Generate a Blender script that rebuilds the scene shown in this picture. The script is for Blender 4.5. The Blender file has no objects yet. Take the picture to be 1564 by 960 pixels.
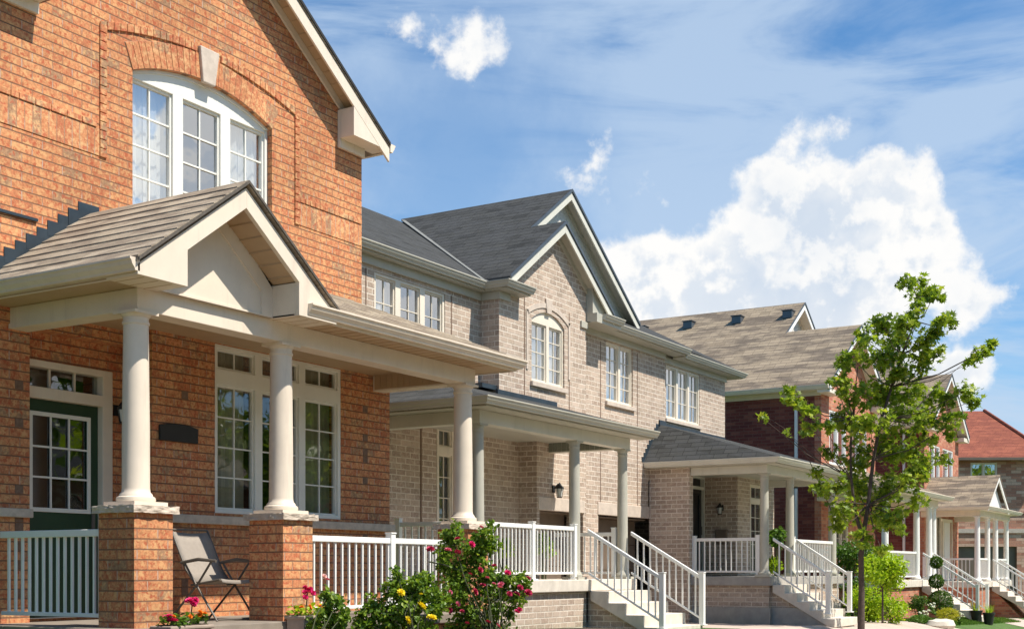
import bpy, math, random
from mathutils import Vector, Matrix
from mathutils.geometry import tessellate_polygon
R = math.radians
random.seed(7)
S = bpy.context.scene
COL = S.collection

# ------------------------------------------------------------------ camera, sky, sun, exposure
cam = bpy.data.cameras.new("camera"); camo = bpy.data.objects.new("camera", cam); COL.objects.link(camo)
camo.location = (0, 0, 0); camo.rotation_euler = (R(90), 0, R(-58.61))
cam.sensor_width = 36; cam.lens = 45.39; cam.shift_y = 0.2494; cam.clip_end = 3000; cam.clip_start = .1
S.camera = camo
SUN_EL, SUN_AZ = 56.5, 10.0          # azimuth measured from -Y towards +X
sl = bpy.data.lights.new("sun", 'SUN'); sl.energy = 5.0; sl.angle = R(.55); sl.color = (1, .93, .82)
so = bpy.data.objects.new("sun", sl); COL.objects.link(so)
sd = Vector((math.sin(R(SUN_AZ))*math.cos(R(SUN_EL)), -math.cos(R(SUN_AZ))*math.cos(R(SUN_EL)), math.sin(R(SUN_EL))))
so.rotation_euler = sd.to_track_quat('Z', 'Y').to_euler()
S.view_settings.view_transform = 'Standard'; S.view_settings.look = 'None'
S.view_settings.exposure = 0.45; S.view_settings.gamma = 1.0
try: S.view_settings.use_curve_mapping = False
except Exception: pass
S.cycles.max_bounces = 8; S.cycles.transparent_max_bounces = 12

class NT:
    """small helper to write node trees"""
    def __init__(s, tree): s.t = tree; s.n = tree.nodes; s.l = tree.links
    def a(s, typ, **kw):
        nd = s.n.new(typ)
        for k, v in kw.items(): setattr(nd, k, v)
        return nd
    def set(s, sock, v):
        if isinstance(v, bpy.types.NodeSocket): s.l.new(v, sock)
        elif v is not None: sock.default_value = v
    def math(s, op, a, b=None, c=None, clamp=False):
        nd = s.a('ShaderNodeMath', operation=op, use_clamp=clamp)
        for i, v in enumerate((a, b, c)):
            if v is not None: s.set(nd.inputs[i], v)
        return nd.outputs[0]
    def vm(s, op, a, b=None, scale=None):
        nd = s.a('ShaderNodeVectorMath', operation=op); s.set(nd.inputs[0], a)
        if b is not None: s.set(nd.inputs[1], b)
        if scale is not None: s.set(nd.inputs[3], scale)
        return nd.outputs['Value'] if op in ('DISTANCE', 'LENGTH', 'DOT_PRODUCT') else nd.outputs['Vector']
    def noise(s, vec, scale, detail=4, rough=.55, dist=0):
        nd = s.a('ShaderNodeTexNoise'); s.set(nd.inputs['Vector'], vec); nd.inputs['Scale'].default_value = scale
        nd.inputs['Detail'].default_value = detail; nd.inputs['Roughness'].default_value = rough; nd.inputs['Distortion'].default_value = dist
        return nd
    def ramp(s, fac, stops, interp='LINEAR'):
        nd = s.a('ShaderNodeValToRGB'); cr = nd.color_ramp; cr.interpolation = interp
        while len(cr.elements) < len(stops): cr.elements.new(.5)
        for e, (p, c) in zip(cr.elements, stops): e.position = p; e.color = (*c, 1) if len(c) == 3 else c
        s.set(nd.inputs[0], fac); return nd.outputs[0]
    def mix(s, fac, a, b, mode='MIX'):
        nd = s.a('ShaderNodeMix', data_type='RGBA', blend_type=mode); s.set(nd.inputs[0], fac)
        s.set(nd.inputs[6], (*a, 1) if isinstance(a, tuple) and len(a) == 3 else a)
        s.set(nd.inputs[7], (*b, 1) if isinstance(b, tuple) and len(b) == 3 else b)
        return nd.outputs[2]
    def mrange(s, v, a, b, c=0, d=1, smooth=True):
        nd = s.a('ShaderNodeMapRange', interpolation_type='SMOOTHSTEP' if smooth else 'LINEAR'); s.set(nd.inputs[0], v)
        for i, x in enumerate((a, b, c, d)): nd.inputs[i+1].default_value = x
        return nd.outputs[0]

W = bpy.data.worlds.new("World"); S.world = W; W.use_nodes = True
def build_world():
    t = W.node_tree; t.nodes.clear(); N = NT(t)
    sky = N.a('ShaderNodeTexSky', sky_type='NISHITA'); sky.sun_disc = False
    sky.sun_elevation = R(SUN_EL); sky.sun_rotation = R(180 - SUN_AZ)
    sky.air_density = 1.0; sky.dust_density = .6; sky.ozone_density = 2.0; sky.altitude = 100
    d = N.a('ShaderNodeTexCoord').outputs['Generated']; d = N.vm('NORMALIZE', d)
    # cumulus: clumps placed by compass direction and height
    n1 = N.noise(d, 13, 9, .6); off = N.vm('SUBTRACT', n1.outputs['Color'], (.5, .5, .5)); off = N.vm('SCALE', off, scale=.075)
    dd = N.vm('ADD', d, off)
    f = 1972.; a = R(31.39); s_, c_ = math.sin(a), math.cos(a)
    def D(px, py): u = (px-782)/f; return Vector((c_+u*s_, s_-u*c_, (870-py)/f)).normalized()
    big = [(985,425,75),(1060,425,80),(1130,370,75),(1185,320,70),(1240,345,85),(1300,330,80),(1360,300,62),(1405,345,55),(1400,290,40),
           (1310,430,85),(1230,450,110),(1110,470,95),(1380,420,75),(1460,440,50),(1510,432,32),(930,400,50),(1000,480,70),(1215,235,24),(1270,212,30),
           (1410,585,70),(1470,570,45),(1340,520,60),(600,330,0.1)]
    small = [(912,240,36),(985,263,28),(628,35,34),(672,48,34),(715,62,42),(755,66,28),(598,22,26)]
    cl = [(D(x,y), r/f) for x,y,r in big]+[(D(x,y), r*(.84 if x > 800 else .68)/f) for x,y,r in small]
    for v, r in [((.70,-.70,.30),.05),((.74,-.62,.27),.06),((.80,-.55,.22),.07),((.83,-.45,.17),.06),((.87,-.44,.30),.05),((.6,-.75,.12),.12),((.88,-.35,.2),.09)]:
        cl.append((Vector(v).normalized(), r))
    dens = None
    for c, r in cl:
        x = N.math('MULTIPLY_ADD', N.vm('DISTANCE', dd, tuple(c)), -1, r)
        dens = x if dens is None else N.math('SMOOTH_MAX', dens, x, .012)
    n2 = N.noise(d, 30, 8, .6)
    e = N.math('MULTIPLY_ADD', N.math('SUBTRACT', n2.outputs[0], .5), .040, dens)
    alpha = N.math('MULTIPLY', N.mrange(e, -.004, .009), .98)
    ra = N.noise(N.vm('ADD', d, (.004, 0, .013)), 17, 7, .56); rb = N.noise(d, 17, 7, .56)
    rel = N.mrange(N.math('SUBTRACT', ra.outputs[0], rb.outputs[0]), -.05, .055)
    n3 = N.noise(N.vm('ADD', d, (.3, .1, .02)), 9, 5, .55)
    deep = N.mrange(e, .002, .03, .15, 1)
    shade = N.math('MULTIPLY', N.math('ADD', N.math('MULTIPLY', rel, .75), N.math('MULTIPLY', N.mrange(n3.outputs[0], .42, .66), .42)), deep, clamp=True)
    ccol = N.mix(shade, (1.06, 1.05, 1.03), (.69, .78, .90))
    # cirrus veil: long shallow streaks
    mp = N.a('ShaderNodeMapping'); N.set(mp.inputs[0], d); mp.inputs['Rotation'].default_value = (R(8), R(-14), R(31)); mp.inputs['Scale'].default_value = (1.0, 1.5, 6.5)
    n4 = N.noise(mp.outputs[0], 2.3, 7, .58, .6)
    n5 = N.noise(d, 2.6, 3, .5)
    z = N.a('ShaderNodeSeparateXYZ'); N.set(z.inputs[0], d)
    veil = N.math('MULTIPLY', N.mrange(n4.outputs[0], .31, .56), N.mrange(n5.outputs[0], .10, .36))
    veil = N.math('ADD', N.math('MULTIPLY', veil, .80), N.mrange(z.outputs[2], .33, .02, 0, .30), clamp=True)
    veil = N.math('MULTIPLY', veil, N.mrange(z.outputs[2], .72, .45)); veil = N.math('MULTIPLY', veil, N.mrange(z.outputs[0], -.25, .25, .2, .95))  # veil thinned overhead and towards -X, out of view, to cut ambient light
    for c0, r0, r1, lo in ((D(700, 235), .03, .15, .38), (Vector((.71, -.66, .24)).normalized(), .12, .38, .6)):
        veil = N.math('MULTIPLY', veil, N.mrange(N.vm('DISTANCE', N.vm('ADD', d, N.vm('SCALE', off, scale=2.0)), tuple(c0)), r0, r1, lo, 1))
    bg1 = N.a('ShaderNodeBackground'); N.set(bg1.inputs[0], N.mix(1, sky.outputs[0], (.60, .98, 1.22), 'MULTIPLY')); bg1.inputs[1].default_value = .095
    bg2 = N.a('ShaderNodeBackground'); bg2.inputs[0].default_value = (.50, .63, .80, 1); bg2.inputs[1].default_value = .80
    bg3 = N.a('ShaderNodeBackground'); N.set(bg3.inputs[0], ccol); bg3.inputs[1].default_value = .70
    m1 = N.a('ShaderNodeMixShader'); N.set(m1.inputs[0], veil); N.l.new(bg1.outputs[0], m1.inputs[1]); N.l.new(bg2.outputs[0], m1.inputs[2])
    m2 = N.a('ShaderNodeMixShader'); N.set(m2.inputs[0], alpha); N.l.new(m1.outputs[0], m2.inputs[1]); N.l.new(bg3.outputs[0], m2.inputs[2])
    o = N.a('ShaderNodeOutputWorld'); N.l.new(m2.outputs[0], o.inputs[0])
build_world()

# ------------------------------------------------------------------ materials
def newmat(name):
    m = bpy.data.materials.new(name); m.use_nodes = True; m.node_tree.nodes.clear(); N = NT(m.node_tree)
    o = N.a('ShaderNodeOutputMaterial'); p = N.a('ShaderNodeBsdfPrincipled'); N.l.new(p.outputs[0], o.inputs[0])
    return m, N, p, o
def bump(N, p, h, strength=.5, dist=.01):
    b = N.a('ShaderNodeBump'); b.inputs['Strength'].default_value = strength; b.inputs['Distance'].default_value = dist
    N.set(b.inputs['Height'], h); N.l.new(b.outputs[0], p.inputs['Normal'])
def plain(name, col, rough=.6, var=.12, scale=6, bmp=.15, metal=0, dirt=None, spec=.5, streak=False):
    m, N, p, o = newmat(name); pos = N.a('ShaderNodeNewGeometry').outputs['Position']
    n = N.noise(pos, scale, 5, .6); n2 = N.noise(pos, scale*9, 3, .6)
    a = tuple(c*(1-var) for c in col); b = tuple(min(1, c*(1+var)) for c in col)
    c = N.mix(N.mrange(n.outputs[0], .3, .7), a, b)
    if dirt:
        v = pos
        if streak:
            mp = N.a('ShaderNodeMapping'); N.set(mp.inputs[0], pos); mp.inputs['Scale'].default_value = (1, 1, .12); v = mp.outputs[0]
        n3 = N.noise(v, scale*2.2, 6, .7); c = N.mix(N.mrange(n3.outputs[0], .52, .78, 0, .6), c, dirt)
    N.set(p.inputs['Base Color'], c); p.inputs['Roughness'].default_value = rough; p.inputs['Metallic'].default_value = metal
    p.inputs['Specular IOR Level'].default_value = spec
    bump(N, p, n2.outputs[0], bmp, .003)
    return m
def wall_uv(N):
    g = N.a('ShaderNodeNewGeometry'); sp = N.a('ShaderNodeSeparateXYZ'); N.l.new(g.outputs['Position'], sp.inputs[0])
    sn = N.a('ShaderNodeSeparateXYZ'); N.l.new(g.outputs['True Normal'], sn.inputs[0])
    k = N.math('GREATER_THAN', N.math('ABSOLUTE', sn.outputs[0]), N.math('ABSOLUTE', sn.outputs[1]))
    u = N.a('ShaderNodeMix', data_type='FLOAT'); N.set(u.inputs[0], k); N.set(u.inputs[2], sp.outputs[0]); N.set(u.inputs[3], sp.outputs[1])
    return g.outputs['Position'], u.outputs[0], sp.outputs[2]
def brick(name, cols, mortar, bw=.255, bh=.097, ms=.0075, mott=(.8, 1.25), soldier=False, bmp=.9, mottc=None, mort2=None, red=None, hm=None):
    m, N, p, o = newmat(name); pos, u, v = wall_uv(N)
    dn = N.noise(pos, 22, 3, .6); du = N.math('MULTIPLY', N.math('SUBTRACT', dn.outputs[0], .5), .009)
    uu = N.math('ADD', u, du); vv = N.math('ADD', v, N.math('MULTIPLY', du, -.8))
    cb = N.a('ShaderNodeCombineXYZ'); N.set(cb.inputs[0], uu); N.set(cb.inputs[1], vv)
    bt = N.a('ShaderNodeTexBrick'); N.l.new(cb.outputs[0], bt.inputs['Vector'])
    bt.inputs['Scale'].default_value = 1; bt.inputs['Brick Width'].default_value = bw; bt.inputs['Row Height'].default_value = bh
    bt.inputs['Mortar Size'].default_value = ms; bt.inputs['Mortar Smooth'].default_value = .25
    if soldier: bt.offset = 0
    bt.inputs['Color1'].default_value = (0, 0, 0, 1); bt.inputs['Color2'].default_value = (1, 1, 1, 1); bt.inputs['Mortar'].default_value = (.5, .5, .5, 1)
    n = len(cols); c = N.ramp(bt.outputs['Color'], [(i/n, col) for i, col in enumerate(cols)], 'CONSTANT')
    nm = N.noise(pos, 30, 5, .65); nb = N.noise(pos, 1.1, 3, .5)
    mv = N.mrange(nm.outputs[0], .32, .68, mott[0], mott[1], False)
    mvc = N.a('ShaderNodeCombineXYZ'); [N.set(mvc.inputs[i], mv) for i in range(3)]
    c = N.mix(1.0, c, mvc.outputs[0], 'MULTIPLY')
    if mottc:
        n7 = N.noise(pos, 16, 4, .7); c = N.mix(N.mrange(n7.outputs[0], .47, .63, 0, .8), c, mottc)
    if red:
        n8 = N.noise(N.vm('ADD', pos, (5.3, 2.1, 7.7)), 19, 5, .7); c = N.mix(N.mrange(n8.outputs[0], .50, .63, 0, .8), c, red)
    lv = N.mrange(nb.outputs[0], .3, .7, .86, 1.12, False); lc = N.a('ShaderNodeCombineXYZ'); [N.set(lc.inputs[i], lv) for i in range(3)]
    c = N.mix(1.0, c, lc.outputs[0], 'MULTIPLY')
    mc = mortar
    if mort2: mc = N.mix(N.mrange(N.noise(pos, 5, 3).outputs[0], .42, .6), mortar, mort2)
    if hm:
        fv = N.math('FRACT', N.math('DIVIDE', vv, bh)); hz = N.math('LESS_THAN', N.math('MINIMUM', fv, N.math('SUBTRACT', 1, fv)), ms/bh*.85); mc = N.mix(hz, mc, hm)  # bed joints darker: raked-joint shadow put into the mortar colour, plus dirt
    c = N.mix(bt.outputs['Fac'], c, mc)
    N.set(p.inputs['Base Color'], c); p.inputs['Roughness'].default_value = .88; p.inputs['Specular IOR Level'].default_value = .2
    h = N.math('MULTIPLY_ADD', N.math('SUBTRACT', 1, bt.outputs['Fac']), 1.0, N.math('MULTIPLY', nm.outputs[0], .35))
    bump(N, p, h, bmp, .012)
    return m
def shingle(name, cols, ey=.105, wid=.30, jf=.7, bmp=.8, blot=None, blotscale=(1.1, 1.1, 5)):
    m, N, p, o = newmat(name); pos, u, v = wall_uv(N)
    dn = N.noise(pos, 7, 2); v2 = N.math('MULTIPLY_ADD', N.math('SUBTRACT', dn.outputs[0], .5), .012, v)
    cb = N.a('ShaderNodeCombineXYZ'); N.set(cb.inputs[0], u); N.set(cb.inputs[1], v2)
    bt = N.a('ShaderNodeTexBrick'); N.l.new(cb.outputs[0], bt.inputs['Vector']); bt.offset = .37; bt.offset_frequency = 3
    bt.inputs['Scale'].default_value = 1; bt.inputs['Brick Width'].default_value = wid; bt.inputs['Row Height'].default_value = ey
    bt.inputs['Mortar Size'].default_value = .007; bt.inputs['Mortar Smooth'].default_value = .5
    bt.inputs['Color1'].default_value = (0, 0, 0, 1); bt.inputs['Color2'].default_value = (1, 1, 1, 1); bt.inputs['Mortar'].default_value = (0, 0, 0, 1)
    c = N.ramp(bt.outputs['Color'], [(i/max(1, len(cols)-1), x) for i, x in enumerate(cols)])
    if blot:
        mp = N.a('ShaderNodeMapping'); N.set(mp.inputs[0], pos); mp.inputs['Scale'].default_value = blotscale
        nb = N.noise(mp.outputs[0], 1.6, 4, .6, .3); c = N.mix(N.mrange(nb.outputs[0], .42, .6, 0, .85), c, blot)
    g = N.noise(pos, 160, 2, .7); gv = N.mrange(g.outputs[0], .3, .7, .75, 1.25, False); gc = N.a('ShaderNodeCombineXYZ'); [N.set(gc.inputs[i], gv) for i in range(3)]
    c = N.mix(1, c, gc.outputs[0], 'MULTIPLY'); c = N.mix(N.math('MULTIPLY', bt.outputs['Fac'], jf), c, tuple(x*.3 for x in cols[0]))
    N.set(p.inputs['Base Color'], c); p.inputs['Roughness'].default_value = .93; p.inputs['Specular IOR Level'].default_value = .15
    saw = N.math('SUBTRACT', 1, N.math('FRACT', N.math('DIVIDE', v2, ey)))
    h = N.math('ADD', N.math('MULTIPLY', saw, .8), N.math('MULTIPLY', g.outputs[0], .25))
    bump(N, p, h, bmp, .03)
    return m
def leafmat(name, cols, tr=.35, rough=.45):
    m, N, p, o = newmat(name)
    at = N.a('ShaderNodeAttribute', attribute_name='rnd')
    n = len(cols); c = N.ramp(at.outputs['Fac'], [(i/max(1, n-1), x) for i, x in enumerate(cols)])
    N.set(p.inputs['Base Color'], c); p.inputs['Roughness'].default_value = rough; p.inputs['Specular IOR Level'].default_value = .35
    t = N.a('ShaderNodeBsdfTranslucent'); N.set(t.inputs[0], N.mix(1, c, (1.3, 1.35, .7), 'MULTIPLY'))
    mx = N.a('ShaderNodeMixShader'); mx.inputs[0].default_value = tr; N.l.new(p.outputs[0], mx.inputs[1]); N.l.new(t.outputs[0], mx.inputs[2]); N.l.new(mx.outputs[0], o.inputs[0])
    return m
def glassmat(name, tint=(.75, .8, .8), ior=1.9):
    m, N, p, o = newmat(name); m.node_tree.nodes.remove(p)
    tr = N.a('ShaderNodeBsdfTransparent'); tr.inputs[0].default_value = (*tint, 1)
    gl = N.a('ShaderNodeBsdfGlossy'); gl.inputs['Roughness'].default_value = .015; gl.inputs[0].default_value = (.95, .97, 1, 1)
    pos = N.a('ShaderNodeNewGeometry').outputs['Position']
    b = N.a('ShaderNodeBump'); b.inputs['Strength'].default_value = .035; b.inputs['Distance'].default_value = .05
    N.set(b.inputs['Height'], N.noise(pos, 2.2, 2).outputs[0]); N.l.new(b.outputs[0], gl.inputs['Normal'])
    g2 = N.a('ShaderNodeNewGeometry'); cs = N.math('ABSOLUTE', N.vm('DOT_PRODUCT', g2.outputs['Incoming'], g2.outputs['Normal']))
    fr = N.math('MULTIPLY_ADD', N.math('POWER', N.math('SUBTRACT', 1, cs), 5), 1-ior, ior)
    mx = N.a('ShaderNodeMixShader'); N.l.new(fr, mx.inputs[0]); N.l.new(tr.outputs[0], mx.inputs[1]); N.l.new(gl.outputs[0], mx.inputs[2]); N.l.new(mx.outputs[0], o.inputs[0])
    return m
M = {}
OR = [(.51,.20,.095),(.55,.235,.11),(.58,.265,.125),(.46,.175,.085),(.57,.25,.115),(.52,.215,.10),(.54,.24,.11),(.49,.19,.09),(.36,.21,.12),(.55,.24,.11)]
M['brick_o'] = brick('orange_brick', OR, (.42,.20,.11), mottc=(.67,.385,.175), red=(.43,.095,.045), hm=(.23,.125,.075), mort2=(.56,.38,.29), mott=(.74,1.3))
M['brick_os'] = brick('orange_soldier_brick', OR, (.40,.22,.13), bw=.1, bh=.3, ms=.005, soldier=True, mottc=(.72,.43,.21), red=(.46,.105,.055), mort2=(.56,.40,.30), mott=(.75,1.25))
M['vous'] = brick('orange_cut_brick', OR, (.4,.2,.11), bw=.11, bh=.35, ms=.0, soldier=True, mottc=(.72,.43,.21), red=(.46,.105,.055), mott=(.75,1.25))
M['mortar'] = plain('mortar', (.40,.28,.20), .95, .1, 8, .3)
TA = [(.42,.325,.255),(.47,.365,.285),(.37,.285,.225),(.445,.345,.27),(.51,.40,.32),(.38,.285,.225)]
M['brick_t'] = brick('taupe_brick', TA, (.72,.64,.54), mott=(.85,1.15), bmp=.7, ms=.010, mottc=(.54,.43,.34), mort2=(.60,.52,.43))
MA = [(.17,.045,.035),(.21,.06,.045),(.15,.04,.035),(.25,.085,.06),(.19,.05,.04)]
M['brick_m'] = brick('maroon_brick', MA, (.20,.10,.08), bw=.28, mott=(.8,1.2), bmp=.6)
OM = [(.50,.20,.12),(.42,.14,.09),(.55,.26,.16),(.46,.17,.10)]
M['brick_r'] = brick('salmon_brick', OM, (.42,.27,.2), mott=(.8,1.2), bmp=.6)
BR = [(.50,.25,.17),(.58,.34,.24),(.40,.19,.13),(.64,.42,.31),(.46,.22,.155)]
M['brick_b'] = brick('brown_brick', BR, (.3,.22,.17), bw=.45, bh=.15, mott=(.75,1.25), bmp=.6)
M['sh_tan'] = shingle('tan_shingles', [(.30,.245,.18),(.42,.35,.265),(.35,.29,.215)], ey=.116, wid=.7, jf=.25, blot=(.22,.175,.135), blotscale=(1.5,1.5,8), bmp=.35)
M['sh_char'] = shingle('charcoal_shingles', [(.038,.039,.038),(.07,.071,.068),(.052,.053,.051)], ey=.1, wid=.32, blot=(.07,.072,.073), bmp=.6)
M['sh_taupe'] = shingle('taupe_shingles', [(.26,.205,.145),(.35,.28,.20),(.30,.24,.17)], ey=.11, wid=.34, blot=(.13,.105,.085), blotscale=(.8,.55,4), bmp=.6)
M['sh_red'] = shingle('red_shingles', [(.24,.08,.05),(.30,.10,.062)], ey=.2, wid=.5, blot=(.20,.065,.045), bmp=.5)
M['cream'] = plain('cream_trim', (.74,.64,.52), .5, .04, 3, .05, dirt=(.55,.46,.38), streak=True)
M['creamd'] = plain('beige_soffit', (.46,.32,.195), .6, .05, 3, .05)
M['sage'] = plain('sage_trim', (.46,.44,.37), .5, .04, 3, .05, dirt=(.38,.38,.31), streak=True)
M['sagel'] = plain('pale_sage_trim', (.62,.60,.52), .5, .04, 3, .05, dirt=(.48,.47,.40), streak=True)
M['scale'] = plain('pale_gable_siding', (.60,.58,.54), .6, .25, 30, .6)
M['ivory'] = plain('ivory_trim', (.76,.68,.56), .5, .04, 3, .05, dirt=(.58,.52,.44), streak=True)
M['white'] = plain('white_vinyl', (.84,.83,.79), .35, .03, 4, .03, dirt=(.66,.66,.62), streak=True)
M['winf'] = plain('white_window_frame', (.78,.76,.69), .4, .03, 4, .03)
M['stone'] = plain('cast_stone', (.54,.45,.36), .85, .14, 9, .6, dirt=(.36,.29,.22))
M['stonep'] = plain('pink_cast_stone', (.56,.47,.39), .85, .10, 9, .5, dirt=(.42,.35,.29))
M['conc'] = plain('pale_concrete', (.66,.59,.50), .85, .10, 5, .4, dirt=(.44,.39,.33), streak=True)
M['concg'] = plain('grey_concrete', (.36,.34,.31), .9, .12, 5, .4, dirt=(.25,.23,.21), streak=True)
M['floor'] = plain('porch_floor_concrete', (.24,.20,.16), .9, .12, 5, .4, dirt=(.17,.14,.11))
M['drive'] = plain('driveway_concrete', (.50,.40,.33), .9, .10, 2, .4, dirt=(.38,.31,.26))
M['paver'] = plain('brown_pavers', (.24,.155,.095), .95, .15, 3, .4, dirt=(.16,.10,.07))
M['edge'] = plain('brown_shingle_edge', (.10,.085,.07), .9, .2, 20, .3)
M['asph'] = plain('asphalt', (.055,.055,.055), .9, .2, 8, .5)
M['flash'] = plain('dark_slate_flashing', (.035,.052,.068), .45, .2, 5, .1, metal=.3)
M['black'] = plain('black_metal', (.022,.02,.018), .7, .1, 5, .05)
M['gmet'] = plain('dark_grey_metal', (.09,.11,.13), .4, .1, 5, .05, metal=.4)
M['green'] = plain('dark_green_paint', (.014,.045,.016), .6, .1, 3, .05)
M['door_b'] = plain('black_door_paint', (.015,.017,.018), .3, .1, 3, .03)
M['gar'] = plain('brown_garage_panel', (.17,.125,.09), .6, .1, 3, .05)
M['curt'] = plain('sheer_curtain', (.86,.86,.84), .9, .03, 4, .0)
M['curtd'] = plain('olive_curtain', (.50,.46,.33), .9, .1, 4, .0)
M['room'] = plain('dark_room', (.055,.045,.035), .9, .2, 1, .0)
M['room'].node_tree.nodes
M['glass'] = glassmat('window_glass', (.90,.92,.92), .50)
M['glassd'] = glassmat('lower_window_glass', (.72,.76,.72), .15)
M['bark'] = plain('grey_brown_bark', (.085,.062,.05), .95, .25, 18, .9)
M['twig'] = plain('green_brown_stem', (.05,.06,.022), .8, .2, 18, .3)
M['soil'] = plain('garden_soil', (.06,.04,.028), 1, .3, 14, .8)
M['grass'] = plain('lawn_grass', (.07,.13,.02), .9, .25, 3, .9, dirt=(.09,.14,.025))
M['fabric'] = plain('taupe_sling_fabric', (.30,.26,.22), .8, .05, 20, .2)
M['cmetal'] = plain('bronze_chair_frame', (.13,.11,.09), .55, .1, 6, .05)
M['planter'] = plain('beige_planter', (.36,.28,.22), .8, .1, 8, .2)
M['pot'] = plain('black_plastic_pot', (.015,.015,.016), .45, .1, 8, .05)
M['maple'] = leafmat('maple_leaves', [(.07,.12,.012),(.14,.22,.018),(.22,.31,.025),(.32,.40,.035),(.44,.48,.05)], .45)
M['rosel'] = leafmat('rose_leaves', [(.045,.10,.015),(.11,.20,.022),(.20,.31,.03),(.36,.44,.06)], .38)
M['lime'] = leafmat('lime_leaves', [(.18,.30,.015),(.34,.48,.02),(.50,.58,.03)], .42)
M['darkl'] = leafmat('dark_evergreen_leaves', [(.04,.09,.012),(.08,.15,.015),(.13,.22,.02)], .3)
M['goldl'] = leafmat('gold_leaves', [(.35,.34,.02),(.5,.45,.03)], .3)
M['midl'] = leafmat('green_shrub_leaves', [(.05,.11,.015),(.09,.18,.02),(.14,.25,.03)], .35)
M['crim'] = leafmat('crimson_petals', [(.30,.012,.04),(.48,.02,.08),(.55,.05,.14)], .2)
M['pink'] = leafmat('pink_petals', [(.62,.10,.22),(.72,.22,.34)], .3)
M['palep'] = leafmat('pale_pink_petals', [(.8,.5,.5),(.85,.62,.6)], .3)
M['mag'] = leafmat('magenta_petals', [(.62,.015,.13),(.75,.04,.22)], .25)
M['yel'] = leafmat('yellow_petals', [(.80,.62,.02),(.88,.75,.05)], .25)
M['orng'] = leafmat('orange_petals', [(.75,.20,.01),(.85,.28,.02)], .25)
M['whitep'] = leafmat('white_petals', [(.8,.8,.78),(.85,.85,.83)], .25)

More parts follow.
